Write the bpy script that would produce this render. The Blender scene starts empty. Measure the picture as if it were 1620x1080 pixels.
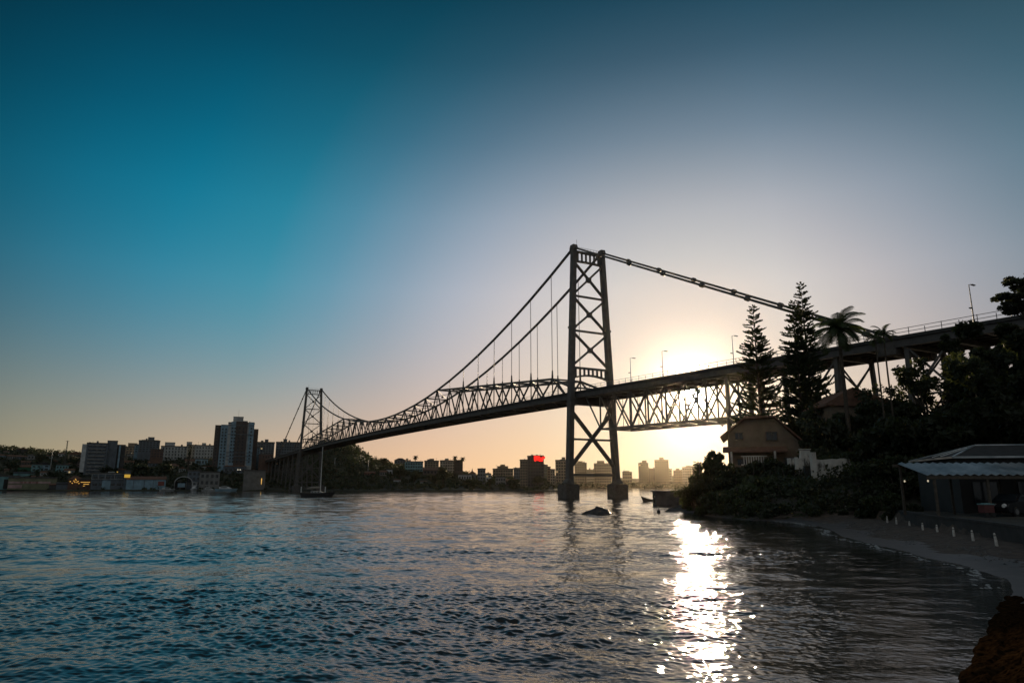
import bpy, math, random
import numpy as np
from mathutils import Vector, Matrix
random.seed(7); RNG = np.random.default_rng(11)
S = bpy.context.scene; COL = S.collection
R = math.radians
# ------------------------------------------------------------------ camera model (24 mm lens, solved from the bridge towers)
CH, PITCH, FOC = 3.1, 0.2095, 1080.0
def ray(px, py):
    a = (px-810)/FOC; b = (540-py)/FOC
    return Vector((a, math.cos(PITCH)-b*math.sin(PITCH), math.sin(PITCH)+b*math.cos(PITCH)))
def at(px, py, Y):                      # place seen at a pixel, at ground distance Y ahead of the camera
    r = ray(px, py); k = Y/r.y
    return Vector((r.x*k, Y, r.z*k+CH))
def zat(py, Y): return at(810, py, Y).z
cam_d = bpy.data.cameras.new('camera'); cam = bpy.data.objects.new('camera', cam_d); COL.objects.link(cam)
cam.location = (0, 0, CH); cam.rotation_euler = (math.pi/2+PITCH, 0, 0)
cam_d.lens = 24; cam_d.sensor_width = 36; cam_d.clip_end = 20000; cam_d.clip_start = .1
S.camera = cam
SUN_AZ, SUN_EL = R(14.88), R(7.6)
SUNV = Vector((math.sin(SUN_AZ)*math.cos(SUN_EL), math.cos(SUN_AZ)*math.cos(SUN_EL), math.sin(SUN_EL)))
# ------------------------------------------------------------------ mesh helpers
class MB:
    def __init__(s): s.v = []; s.f = []
    def add(s, vs, fs):
        o = len(s.v); s.v += [tuple(v) for v in vs]; s.f += [tuple(i+o for i in f) for f in fs]; return s
    def box(s, c, size, rz=0):
        x, y, z = size[0]/2, size[1]/2, size[2]/2; ca, sa = math.cos(rz), math.sin(rz); vs = []
        for dz in (-z, z):
            for dx, dy in ((-x, -y), (x, -y), (x, y), (-x, y)):
                vs.append((c[0]+dx*ca-dy*sa, c[1]+dx*sa+dy*ca, c[2]+dz))
        return s.add(vs, [(3,2,1,0), (4,5,6,7), (0,1,5,4), (1,2,6,5), (2,3,7,6), (3,0,4,7)])
    def beam(s, a, b, w, h=None, w2=None, h2=None, up=(0,0,1)):
        a, b = Vector(a), Vector(b); h = h or w; w2 = w2 or w; h2 = h2 or h
        t = (b-a).normalized(); u = Vector(up)
        if abs(t.dot(u)) > .98: u = Vector((0,1,0))
        r = t.cross(u).normalized(); q = r.cross(t).normalized(); vs = []
        for p, ww, hh in ((a, w, h), (b, w2, h2)):
            for i, j in ((-1,-1), (1,-1), (1,1), (-1,1)): vs.append(p+r*i*ww/2+q*j*hh/2)
        return s.add(vs, [(3,2,1,0), (4,5,6,7), (0,1,5,4), (1,2,6,5), (2,3,7,6), (3,0,4,7)])
    def tube(s, pts, rad, n=8, cap=True):
        pts = [Vector(p) for p in pts]; m = len(pts)
        if not isinstance(rad, (list, tuple)): rad = [rad]*m
        vs = []; fs = []
        for i, p in enumerate(pts):
            t = (pts[min(i+1, m-1)]-pts[max(i-1, 0)]).normalized()
            u = Vector((0,0,1)) if abs(t.z) < .9 else Vector((1,0,0))
            r = t.cross(u).normalized(); q = r.cross(t)
            for k in range(n):
                a = 2*math.pi*k/n; vs.append(p+(r*math.cos(a)+q*math.sin(a))*rad[i])
        for i in range(m-1):
            for k in range(n): fs.append((i*n+k, i*n+(k+1)%n, (i+1)*n+(k+1)%n, (i+1)*n+k))
        if cap: fs += [tuple(range(n))[::-1], tuple((m-1)*n+k for k in range(n))]
        return s.add(vs, fs)
    def prism(s, prof, a, b):            # closed 3-D profile lofted from offset a to offset b
        n = len(prof); vs = [Vector(p)+Vector(a) for p in prof]+[Vector(p)+Vector(b) for p in prof]
        return s.add(vs, [tuple(range(n))[::-1], tuple(range(n, 2*n))]+[(i, (i+1)%n, n+(i+1)%n, n+i) for i in range(n)])
    def strip(s, sections):              # list of equal-length cross-section point lists -> open skin with end caps
        n = len(sections[0]); vs = [p for sec in sections for p in sec]; fs = []
        for i in range(len(sections)-1):
            for k in range(n): fs.append((i*n+k, i*n+(k+1)%n, (i+1)*n+(k+1)%n, (i+1)*n+k))
        fs += [tuple(range(n))[::-1], tuple((len(sections)-1)*n+k for k in range(n))]
        return s.add(vs, fs)
    def mesh(s, name, mat, smooth=False):
        me = bpy.data.meshes.new(name); me.from_pydata(s.v, [], s.f); me.materials.append(mat)
        if smooth: me.polygons.foreach_set('use_smooth', [True]*len(me.polygons))
        me.update(); return me
    def build(s, name, mat, parent=None, smooth=False, loc=None):
        return link(name, s.mesh(name, mat, smooth), parent, loc)
def link(name, me, parent=None, loc=None, rz=0):
    o = bpy.data.objects.new(name, me); COL.objects.link(o)
    if parent: o.parent = parent
    if loc is not None: o.location = loc
    if rz: o.rotation_euler = (0, 0, rz)
    return o
def np_mesh(name, V, F, mat, smooth=False):
    me = bpy.data.meshes.new(name); n = len(F); k = F.shape[1]
    me.vertices.add(len(V)); me.vertices.foreach_set('co', np.ascontiguousarray(V, dtype=np.float32).ravel())
    me.loops.add(n*k); me.loops.foreach_set('vertex_index', np.ascontiguousarray(F, dtype=np.int32).ravel())
    me.polygons.add(n); me.polygons.foreach_set('loop_start', np.arange(0, n*k, k, dtype=np.int32))
    if smooth: me.polygons.foreach_set('use_smooth', np.ones(n, dtype=bool))
    me.materials.append(mat); me.update(calc_edges=True); return me
def tag(o, label, cat, group=None):
    o['label'] = label; o['category'] = cat
    if group: o['group'] = group
    return o
def thing(name, label, cat, loc=(0,0,0), rz=0, group=None):
    return tag(link(name, None, None, loc, rz), label, cat, group)
def kind(o, k): o['kind'] = k; return o
def copy_tree(o, parent=None):
    c = o.copy(); COL.objects.link(c); c.parent = parent
    for ch in list(o.children): copy_tree(ch, c)
    return c
# ------------------------------------------------------------------ materials
def lin(c): return tuple(((x/255)/12.92 if x/255 <= .04045 else ((x/255+.055)/1.055)**2.4) for x in c)
def mat(name, col, rough=.7, var=.25, scale=3., bump=0., metal=0., emit=0., coord='Object', stretch=(1,1,1)):
    m = bpy.data.materials.new(name); m.use_nodes = True; N = m.node_tree.nodes; L = m.node_tree.links
    p = N['Principled BSDF']; p.inputs['Roughness'].default_value = rough; p.inputs['Metallic'].default_value = metal
    tc = N.new('ShaderNodeTexCoord'); mp = N.new('ShaderNodeMapping'); mp.inputs['Scale'].default_value = stretch
    L.new(tc.outputs[coord], mp.inputs[0])
    nz = N.new('ShaderNodeTexNoise'); nz.inputs['Scale'].default_value = scale; nz.inputs['Detail'].default_value = 5
    L.new(mp.outputs[0], nz.inputs['Vector'])
    cr = N.new('ShaderNodeValToRGB'); e = cr.color_ramp.elements
    e[0].position = .3; e[1].position = .7
    e[0].color = [c*(1-var) for c in col]+[1]; e[1].color = [min(1, c*(1+var)) for c in col]+[1]
    L.new(nz.outputs['Fac'], cr.inputs[0]); L.new(cr.outputs[0], p.inputs['Base Color'])
    if bump:
        b = N.new('ShaderNodeBump'); b.inputs['Strength'].default_value = 1; b.inputs['Distance'].default_value = bump
        L.new(nz.outputs['Fac'], b.inputs['Height']); L.new(b.outputs[0], p.inputs['Normal'])
    if emit:
        p.inputs['Emission Color'].default_value = list(col)+[1]; p.inputs['Emission Strength'].default_value = emit
    return m
M = {}
M['steel'] = mat('weathered_grey_steel', (.11,.105,.1), .55, .25, .6)
M['steel_dark'] = mat('dark_steel', (.08,.077,.075), .5, .25, .8)
M['cable'] = mat('cable_steel', (.085,.08,.078), .5, .2, 1.)
M['asphalt'] = mat('asphalt', (.05,.05,.05), .9, .2, 2.)
M['concrete'] = mat('pier_concrete', (.12,.112,.105), .85, .3, 1.2, .03)
M['conc_dark'] = mat('stained_concrete', (.1,.095,.09), .9, .4, .8, .03)
M['galv'] = mat('galvanised_rail', (.2,.2,.2), .45, .15, 4., metal=.4)
M['rock'] = mat('wet_rock', (.05,.045,.042), .45, .4, 2.5, .12)
M['sand'] = mat('damp_sand', (.072,.055,.043), .85, .5, 2.6, .07)
M['wetsand'] = mat('wet_sand', (.05,.037,.029), .42, .35, 2.2, .015)
M['earth'] = mat('earth', (.045,.042,.033), .95, .4, .5, .1)
M['hill'] = mat('scrub_hillside', (.035,.04,.025), .95, .5, .08)
M['leaf'] = mat('foliage', (.042,.058,.026), .6, .45, 1.2)
M['leaf_dk'] = mat('dark_foliage', (.034,.045,.024), .6, .45, .9)
M['leaf_far'] = mat('far_foliage', (.042,.058,.03), .7, .5, .12)
M['needle'] = mat('pine_needles', (.04,.06,.032), .6, .4, 1.)
M['frond'] = mat('palm_frond', (.05,.075,.03), .5, .35, 1.)
M['bark'] = mat('bark', (.075,.06,.045), .9, .35, 6., .02)
M['wood'] = mat('weathered_post_wood', (.34,.31,.27), .8, .35, 8., .01)
M['wood_dk'] = mat('dark_wood', (.08,.065,.05), .85, .3, 5., .01)
M['darkwall'] = mat('dark_concrete', (.035,.034,.033), .8, .35, 1.5, .03)  # near-black concrete for the low beach wall
M['post'] = mat('sun_bleached_post', (.62,.6,.56), .8, .25, 8., .01)
M['foam'] = mat('thin_foam', (.32,.33,.33), .6, .3, 3.)
M['white'] = mat('white_paint', (.75,.75,.73), .5, .08, 2.)
M['plaster'] = mat('old_white_plaster', (.55,.53,.49), .85, .35, .9, .02)
M['wallh'] = mat('house_render', (.2,.155,.11), .85, .2, .8)
M['tile'] = mat('clay_tile_roof', (.16,.085,.055), .8, .35, 1.4, .04)
M['tile_dk'] = mat('slate_roof', (.035,.037,.04), .75, .3, 2., .02)
M['glass'] = mat('dark_window_glass', (.02,.025,.03), .12, .1, 1.)
M['shadowed'] = mat('painted_shade', (.03,.03,.03), .8, .2, 1.)  # near-black colour standing in for shade in openings and under the canopy
M['carp'] = mat('black_car_paint', (.015,.015,.017), .15, .1, 1.)
M['rubber'] = mat('tyre_rubber', (.02,.02,.02), .8, .1, 3.)
M['lampwarm'] = mat('warm_lamp', (1.,.55,.12), .5, 0, 1., emit=.9)
M['lampyellow'] = mat('yellow_lit_panel', (1.,.6,.08), .5, 0, 1., emit=.42)
M['lampwhite'] = mat('white_lamp', (1.,.9,.7), .5, 0, 1., emit=1.0)
M['led'] = mat('red_led_panel', (1.,.02,.015), .5, .25, .25, emit=1.0)
M['ledoff'] = mat('black_led_panel', (.03,.02,.02), .5, .2, 1.)
PAL = dict(grey=(.3,.3,.29), pale=(.52,.54,.53), white=(.68,.7,.7), blue=(.3,.46,.56), teal=(.22,.42,.44), brown=(.105,.082,.073),
           red=(.32,.1,.08), green=(.06,.2,.12), pink=(.62,.42,.4), dark=(.09,.09,.09), cream=(.55,.48,.38), tan=(.36,.28,.2),
           olive=(.25,.25,.16), slate=(.16,.19,.22), conc=(.24,.24,.23), rust=(.17,.1,.075))
def leafy(m, k=.4):
    N = m.node_tree.nodes; L = m.node_tree.links; p = N['Principled BSDF']; t = N.new('ShaderNodeBsdfTranslucent'); mx = N.new('ShaderNodeMixShader'); mx.inputs[0].default_value = k
    src = p.inputs['Base Color'].links[0].from_socket; g = N.new('ShaderNodeVectorMath'); g.operation = 'MULTIPLY'; g.inputs[1].default_value = (1.6,1.5,.7); L.new(src, g.inputs[0]); L.new(g.outputs[0], t.inputs[0])
    L.new(p.outputs[0], mx.inputs[1]); L.new(t.outputs[0], mx.inputs[2]); L.new(mx.outputs[0], N['Material Output'].inputs[0])
for k_ in ('leaf','leaf_dk','leaf_far','needle','frond'): leafy(M[k_], .12 if k_ == 'leaf_far' else .4)
M['bulb'] = mat('small_lamp_bulb', (1.,.85,.6), .5, 0, 1., emit=.5)
M['darkred'] = mat('faded_red_paint', (.11,.03,.028), .6, .2, 3.)  # deep red, darkened overall
M['litwin'] = mat('warm_lit_window', (1.,.72,.36), .5, 0, 1., emit=.35)
BR = random.Random(77)
def pal(c):
    k = 'wall_'+c
    if k not in M: M[k] = mat(k+'_paint', tuple(x*.8 for x in PAL[c]), .8, .25, .35)
    return M[k]
# ------------------------------------------------------------------ world: sky
def make_world():
    w = bpy.data.worlds.new('World'); S.world = w; w.use_nodes = True
    N = w.node_tree.nodes; L = w.node_tree.links; N.clear()
    out = N.new('ShaderNodeOutputWorld')
    sky = N.new('ShaderNodeTexSky'); sky.sky_type = 'NISHITA'; sky.sun_disc = False
    sky.sun_elevation = SUN_EL; sky.sun_rotation = SUN_AZ; sky.dust_density = 2.5; sky.air_density = 1.2
    bg1 = N.new('ShaderNodeBackground'); bg1.inputs[1].default_value = .0; L.new(sky.outputs[0], bg1.inputs[0])
    tc = N.new('ShaderNodeTexCoord')
    dot = N.new('ShaderNodeVectorMath'); dot.operation = 'DOT_PRODUCT'; dot.inputs[1].default_value = SUNV
    nrm = N.new('ShaderNodeVectorMath'); nrm.operation = 'NORMALIZE'; L.new(tc.outputs['Generated'], nrm.inputs[0])
    L.new(nrm.outputs[0], dot.inputs[0])
    def m(op, a, b=None, clamp=False):
        n = N.new('ShaderNodeMath'); n.operation = op; n.use_clamp = clamp
        for i, x in enumerate((a, b)):
            if x is None: continue
            if isinstance(x, (int, float)): n.inputs[i].default_value = x
            else: L.new(x, n.inputs[i])
        return n.outputs[0]
    ang = m('MULTIPLY', m('ARCCOSINE', m('MINIMUM', dot.outputs['Value'], .9999999)), 180/math.pi)
    sep = N.new('ShaderNodeSeparateXYZ'); L.new(nrm.outputs[0], sep.inputs[0])
    el = m('MULTIPLY', m('ARCSINE', sep.outputs['Z']), 180/math.pi)
    def ramp(fac, stops):
        r = N.new('ShaderNodeValToRGB'); e = r.color_ramp.elements
        while len(e) < len(stops): e.new(.5)
        for k, (p, c) in zip(e, stops): k.position = p; k.color = list(lin(c))+[1]
        L.new(fac, r.inputs[0]); return r.outputs[0]
    t = m('DIVIDE', ang, 100., True)
    high = ramp(t, [(x/100, c) for x, c in SKY_HIGH])
    low = ramp(t, [(x/100, c) for x, c in SKY_LOW])
    ele = m('MAXIMUM', el, 0.)
    kf = m('EXPONENT', m('MULTIPLY', m('POWER', m('DIVIDE', ele, 8.2), 1.5), -1.))
    mx = N.new('ShaderNodeMix'); mx.data_type = 'RGBA'; L.new(kf, mx.inputs['Factor']); L.new(high, mx.inputs['A']); L.new(low, mx.inputs['B'])
    dk = ramp(m('DIVIDE', ele, 90., True), [(x/90, c) for x, c in SKY_EL])
    mul = N.new('ShaderNodeVectorMath'); mul.operation = 'MULTIPLY'; L.new(mx.outputs['Result'], mul.inputs[0]); L.new(dk, mul.inputs[1])
    # the sky falls off faster to the right of the sun, and gently towards the far left
    az = m('MULTIPLY', m('ARCTAN2', sep.outputs['X'], sep.outputs['Y']), 180/math.pi)
    fr = m('MULTIPLY', m('SUBTRACT', az, 22.), 1/24., True); fl = m('MULTIPLY', m('SUBTRACT', -24. if False else m('MULTIPLY', az, -1.), 24.), 1/24., True)
    hs = N.new('ShaderNodeHueSaturation'); L.new(mul.outputs[0], hs.inputs['Color'])
    L.new(m('SUBTRACT', 1., m('MULTIPLY', fr, .22)), hs.inputs['Saturation'])
    L.new(m('SUBTRACT', m('SUBTRACT', 1., m('MULTIPLY', fr, .40)), m('MULTIPLY', fl, .1)), hs.inputs['Value'])
    class _o: outputs = [hs.outputs[0]]
    mul = _o
    # extra brightness added to the unseen sky behind the camera, lifting facades and blacks
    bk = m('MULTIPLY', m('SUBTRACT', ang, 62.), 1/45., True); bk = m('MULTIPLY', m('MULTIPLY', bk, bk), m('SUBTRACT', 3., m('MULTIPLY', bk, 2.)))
    bs = N.new('ShaderNodeVectorMath'); bs.operation = 'SCALE'; bs.inputs[0].default_value = BACK_SKY_FILL; L.new(bk, bs.inputs['Scale'])
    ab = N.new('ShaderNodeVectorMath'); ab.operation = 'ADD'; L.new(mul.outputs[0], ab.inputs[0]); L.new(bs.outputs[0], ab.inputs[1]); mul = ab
    # grey light added high overhead, above what the picture shows
    oh = m('MULTIPLY', m('SUBTRACT', el, 41.), 1/26., True)
    os_ = N.new('ShaderNodeVectorMath'); os_.operation = 'SCALE'; os_.inputs[0].default_value = (.062, .060, .056); L.new(oh, os_.inputs['Scale'])
    ob = N.new('ShaderNodeVectorMath'); ob.operation = 'ADD'; L.new(mul.outputs[0], ob.inputs[0]); L.new(os_.outputs[0], ob.inputs[1]); mul = ob
    # solar aureole
    g1 = m('MULTIPLY', m('EXPONENT', m('MULTIPLY', m('POWER', m('DIVIDE', ang, 1.1), 2.), -1.)), 14.)
    g2 = m('MULTIPLY', m('EXPONENT', m('MULTIPLY', m('DIVIDE', ang, 1.9), -1.)), .9)
    gs = N.new('ShaderNodeVectorMath'); gs.operation = 'SCALE'; gs.inputs[0].default_value = (1., .93, .82)
    L.new(m('ADD', g1, g2), gs.inputs['Scale'])
    ad = N.new('ShaderNodeVectorMath'); ad.operation = 'ADD'; L.new(mul.outputs[0], ad.inputs[0]); L.new(gs.outputs[0], ad.inputs[1])
    bg2 = N.new('ShaderNodeBackground'); L.new(ad.outputs[0], bg2.inputs[0]); bg2.inputs[1].default_value = 1.
    bg1.inputs[1].default_value = NISHITA
    sh = N.new('ShaderNodeAddShader'); L.new(bg1.outputs[0], sh.inputs[0]); L.new(bg2.outputs[0], sh.inputs[1])
    L.new(sh.outputs[0], out.inputs[0])
NISHITA = 0.0012
BACK_SKY_FILL = (.165, .178, .185)
SKY_HIGH = [(0,(238,228,216)), (6,(224,211,202)), (11,(206,204,204)), (16,(190,191,199)), (21,(163,176,193)), (26,(126,158,181)), (31,(82,147,174)),
            (36,(32,140,168)), (43,(0,130,161)), (49,(0,116,146)), (60,(2,76,98)), (75,(16,48,58)), (100,(24,36,40))]
SKY_LOW = [(0,(255,240,215)), (8,(252,222,178)), (14,(252,210,160)), (22,(244,198,152)), (28,(230,188,148)), (34,(216,180,142)), (41,(204,172,134)), (50,(176,158,122)),
           (60,(116,116,99)), (75,(52,66,70)), (100,(28,42,48))]
SKY_EL = [(0,(255,255,255)), (16,(255,255,255)), (22,(230,235,237)), (28,(176,192,198)), (34,(126,148,156)), (40,(84,110,120)), (50,(60,86,96)), (90,(50,70,78))]
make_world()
sd = bpy.data.lights.new('sun', 'SUN'); sd.energy = 4.5; sd.angle = R(.55); sd.color = (1., .76, .5)
so = bpy.data.objects.new('sun', sd); COL.objects.link(so); so.location = SUNV*3000
so.rotation_euler = SUNV.to_track_quat('Z', 'Y').to_euler()
S.view_settings.view_transform = 'Standard'; S.view_settings.look = 'None'; S.view_settings.exposure = 0; S.view_settings.gamma = 1
S.view_settings.use_curve_mapping = False
S.cycles.use_denoising = True; S.cycles.max_bounces = 5; S.cycles.diffuse_bounces = 2; S.cycles.glossy_bounces = 3
S.cycles.volume_bounces = 0; S.cycles.sample_clamp_indirect = 4; S.cycles.caustics_reflective = False; S.cycles.caustics_refractive = False
# ------------------------------------------------------------------ haze
def haze():
    b = MB(); b.box((0, 1150, 36.5), (3600, 2700, 89)); o = b.build('haze', M['white']); kind(o, 'stuff')
    m = bpy.data.materials.new('haze_air'); m.use_nodes = True; N = m.node_tree.nodes; N.remove(N['Principled BSDF'])
    v = N.new('ShaderNodeVolumePrincipled'); v.inputs['Density'].default_value = HAZE; v.inputs['Anisotropy'].default_value = HAZE_G
    v.inputs['Color'].default_value = (1., .85, .62, 1); m.node_tree.links.new(v.outputs[0], N['Material Output'].inputs['Volume'])
    o.data.materials[0] = m
HAZE, HAZE_G = 2.3e-5, .97
haze()
# ------------------------------------------------------------------ bridge frame of reference
TH = .511; D = Vector((math.sin(TH), -math.cos(TH), 0)); NV = Vector((math.cos(TH), math.sin(TH), 0)); C1 = Vector((22.787, 195.053, 0))
def B(s, off, z): p = C1-D*s+NV*off; return Vector((p.x, p.y, z))
SP = 340.; PL = SP/27; CO = 5.09; HT = 73.1
def deck_z(s):
    if s < 0: return 29.4+.0216*s
    if s > SP: return 29.4-.026*(s-SP)
    return 29.4+1.2*(1-((s-170)/170)**2)
def cab_z(s):
    if s < 0: return 72.6+s*.4945
    if s > SP: return 72.6-(s-SP)*.4945
    return 36+36.6*((170-s)/170)**2
def top_z(s):
    q = min(s, SP-s)
    if q >= 8*PL-.01: return cab_z(s)
    if q < PL: return 30.2+(34.8-30.2)*q/PL
    return 34.8+(cab_z(8*PL)-34.8)*(q-PL)/(7*PL)
exec_order = []
def make_bridge():
    br = thing('suspension_bridge', 'long grey steel suspension bridge with two latticed towers crossing the bay', 'bridge', tuple(B(0,0,0)))
    inv = Matrix.Translation(-br.location)
    def part(mb, name, m, parent=br, smooth=False):
        o = mb.build(name, m, parent, smooth)
        o.matrix_parent_inverse = inv if parent is br else Matrix.Identity(4)
        return o
    def leg_off(z): return 8.27+(CO-8.27)*z/HT
    for s0 in (0., SP):
        t = MB()
        legs = []
        for sg in (-1, 1):
            l = MB()
            # riveted box leg: two plates with an inner lacing recess, tapering upward
            for z0, z1 in ((4.9, 27.), (27.3, 48.), (48.3, 71.9)):
                l.beam(B(s0, sg*leg_off(z0), z0), B(s0, sg*leg_off(z1), z1), 1.86-.005*z0, 1.56-.003*z0, 1.86-.005*z1, 1.56-.003*z1, up=NV)
            for z in (27.15, 48.15): l.beam(B(s0, sg*leg_off(z), z-.3), B(s0, sg*leg_off(z), z+.3), 2.02, 1.72, up=NV)
            l.beam(B(s0, sg*8.4, 3.8), B(s0, sg*leg_off(5.1), 5.1), 2.8, 2.6, 1.86, 1.56, up=NV)
            l.beam(B(s0, sg*leg_off(71.9), 71.9), B(s0, sg*leg_off(73.1), 73.3), 2.1, 1.8, 1.7, 1.4, up=NV)
            legs.append(l)
            p = MB(); c = B(s0, sg*8.4, 0)
            p.box((c.x, c.y, .6), (4.3, 4.2, 6.2), math.atan2(NV.y, NV.x)); p.box((c.x, c.y, 3.76), (4.0, 3.9, .14), math.atan2(NV.y, NV.x))
            part(p, 'pier', M['concrete'])
        # tower body: portals and horizontal frames
        def arch(z0, z1, rise, n):
            a, b_ = leg_off((z0+z1)/2), 0
            t.beam(B(s0, -a, z1), B(s0, a, z1), .9, .55, up=(0,0,1))
            k = 10
            for i in range(k):
                o0, o1 = -a+2*a*i/k, -a+2*a*(i+1)/k
                f = lambda o: z0+rise*(1-(o/a)**2)
                t.beam(B(s0, o0, f(o0)), B(s0, o1, f(o1)), .9, .45)
            for i in range(1, n):
                o = -a+2*a*i/n; t.beam(B(s0, o, z0+rise*(1-(o/a)**2)), B(s0, o, z1), .45, .45, up=NV)
        legs_t, t = t, MB(); arch(68.3, 71.4, .2, 7); p_up = t; t = MB(); arch(33.2, 36.4, 1.2, 9); p_lo = t
        t = MB(); a = leg_off(30.3); t.beam(B(s0, -a, 30.6), B(s0, a, 30.6), .5, .4); tw = part(t, 'tower', M['steel'])
        sub = lambda mb, nm, m=M['steel']: part(mb, nm, m, tw)
        for l in legs: sub(l, 'leg')
        sub(p_up, 'portal_beam'); sub(p_lo, 'portal_beam')
        for z in (57.75, 47.3, 16.1, 6.3):
            q = MB(); a = leg_off(z); q.beam(B(s0, -a, z), B(s0, a, z), .5, .55 if z > 10 else .7)
            sub(q, 'strut')
        for z0, z1 in ((58.1, 68.2), (47.6, 57.4), (36.8, 46.9), (8.3, 24.0)):
            wd = .45 if z0 > 10 else .9
            for sg in (-1, 1):
                q = MB(); p0 = B(s0+.0, -sg*leg_off(z0)*.98, z0); p1 = B(s0, sg*leg_off(z1)*.98, z1)
                for k in (-1, 1):                # each brace is a pair of angles joined by lacing
                    q.beam(p0-D*k*.35, p1-D*k*.35, .16, wd)
                n = int((p1-p0).length/1.1)
                for i in range(n):
                    a_, b_ = p0.lerp(p1, i/n), p0.lerp(p1, (i+1)/n); k = 1 if i % 2 else -1
                    q.beam(a_-D*k*.3, b_+D*k*.3, .1, .12)
                sub(q, 'cross_brace')
            g = MB(); c = B(s0, 0, (z0+z1)/2); g.box((c.x, c.y, c.z), (1.5, .9, 1.5), math.atan2(NV.y, NV.x)); sub(g, 'gusset')
        g = MB(); a = leg_off(26.5); g.beam(B(s0, -a, 26.9), B(s0, a, 26.9), 1.4, 2.4); sub(g, 'deck_girder')
        r = MB()
        for i in range(9): o = -4.2+8.4*i/8; r.beam(B(s0, o, 71.6), B(s0, o, 72.9), .06, up=NV)
        r.beam(B(s0, -4.2, 72.9), B(s0, 4.2, 72.9), .07); r.beam(B(s0, -4.2, 72.3), B(s0, 4.2, 72.3), .05)
        sub(r, 'handrail', M['galv'])
        a = MB(); a.beam(B(s0, -4, 72.6), B(s0, -4, 75.2), .07, up=NV); sub(a, 'antenna', M['galv'])
    # main eyebar chains, bands and hangers
    for sg in (-1, 1):
        c = MB()
        nodes = [-92.]+[-PL*k for k in range(7, 0, -1)]+[PL*k for k in range(28)]+[SP+PL*k for k in range(1, 8)]+[SP+92.]
        for a, b_ in zip(nodes, nodes[1:]):
            A, Bq = B(a, sg*CO, cab_z(a)), B(b_, sg*CO, cab_z(b_)); hh = .62 if 0 <= a < SP else .5
            for k in (-.2, .2): c.beam(A+NV*k, Bq+NV*k, .16, hh)
        cab = part(c, 'main_cable', M['cable'])
        for a in nodes[1:-1]:
            if a in (0,): continue
            j = MB(); t = (B(a+1, sg*CO, cab_z(a+1))-B(a-1, sg*CO, cab_z(a-1))).normalized(); P = B(a, sg*CO, cab_z(a)); L_ = .85 if (a < 0 or a > SP) else .6
            j.tube([P-t*L_, P-t*L_*.55, P+t*L_*.55, P+t*L_], [.3, .52, .52, .3] if L_ > .7 else [.3,.42,.42,.3], 8); part(j, 'eyebar_joint', M['cable'], cab)
        for k in list(range(1, 8))+list(range(20, 27)):
            a = PL*k; h = MB(); z0, z1 = top_z(a), cab_z(a)
            for q in (-.14, .14): h.tube([B(a+q, sg*CO, z0), B(a+q, sg*CO, z1)], .055, 6)
            if z1-z0 > 4:
                h.tube([B(a, sg*CO, z0+.2), B(a, sg*CO, z0+.9), B(a, sg*CO, z0+1.6), B(a, sg*CO, z0+2.6)], [.32, .3, .24, .2], 8)
            part(h, 'hanger', M['cable'])
        # stiffening truss
        t = MB()
        tn = [2.]+[PL*k for k in range(1, 27)]+[SP-2.]
        for a, b_ in zip(tn, tn[1:]):
            if 8*PL-.1 <= a and b_ <= SP-8*PL+.1: continue        # here the chain itself is the top chord
            t.beam(B(a, sg*CO, top_z(a)), B(b_, sg*CO, top_z(b_)), .55, .6)
        for k in range(27):
            a, b_ = PL*k, PL*(k+1); t.beam(B(a, sg*CO, deck_z(a)-.1), B(b_, sg*CO, deck_z(b_)-.1), .5, .8)
        tr = part(t, 'stiffening_truss', M['steel'])
        for k in range(27):
            m_ = PL*(k+.5); zb = deck_z(m_)+.1
            for e in (k, k+1):
                if e in (0, 27): continue
                q = MB(); q.beam(B(m_, sg*CO, zb), B(PL*e, sg*CO, top_z(PL*e)), .4, .42); part(q, 'diagonal', M['steel'], tr)
            if 0 < k:
                q = MB(); q.beam(B(PL*k, sg*CO, deck_z(PL*k)), B(PL*k, sg*CO, top_z(PL*k)), .26, .26, up=NV); part(q, 'vertical', M['steel'], tr)
    # lateral struts between the two trusses
    for k in range(1, 27):
        a = PL*k; q = MB(); q.beam(B(a, -CO, top_z(a)), B(a, CO, top_z(a)), .3, .45)
        if k < 26:
            b_ = PL*(k+1)
            q.beam(B(a, -CO, top_z(a)), B(b_, CO, top_z(b_)), .16, .2); q.beam(B(a, CO, top_z(a)-.05), B(b_, -CO, top_z(b_)-.05), .16, .2)
        part(q, 'lateral_brace', M['steel'])
    for a in [PL*(8.5+i) for i in range(10)]:
        q = MB(); z = top_z(a)-.5; q.tube([B(a,0,z+.5), B(a,0,z+.1)], .06, 6); q.tube([B(a,0,z+.15), B(a,0,z-.1), B(a,0,z-.55), B(a,0,z-.7)], [.18,.5,.5,.15], 8)
        part(q, 'navigation_lantern', M['steel_dark'])
    # deck
    st = [-130, -112]+[-6.3*k for k in range(17, 0, -1)]+[PL*k/2 for k in range(55)]+[SP+12*k for k in range(1, 19)]
    d = MB(); secs = []
    for a in st:
        z = deck_z(a); secs.append([B(a,-6.3,z), B(a,-6.3,z-.55), B(a,-5.6,z-.62), B(a,5.6,z-.62), B(a,6.3,z-.55), B(a,6.3,z), B(a,5.2,z+.02), B(a,5.2,z-.18), B(a,-5.2,z-.18), B(a,-5.2,z+.02)])
    d.strip(secs); dk = part(d, 'deck', M['asphalt'])
    g = MB()
    for off in (-5.75, 5.75):
        for a, b_ in zip(st, st[1:]): g.beam(B(a, off, deck_z(a)-1.18), B(b_, off, deck_z(b_)-1.18), .4, 1.25)
    for off in (-4.6, -2.3, 0, 2.3, 4.6):
        for a, b_ in zip(st, st[1:]): g.beam(B(a, off, deck_z(a)-.95), B(b_, off, deck_z(b_)-.95), .35, .62)
    part(g, 'stringers', M['steel_dark'])
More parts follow.
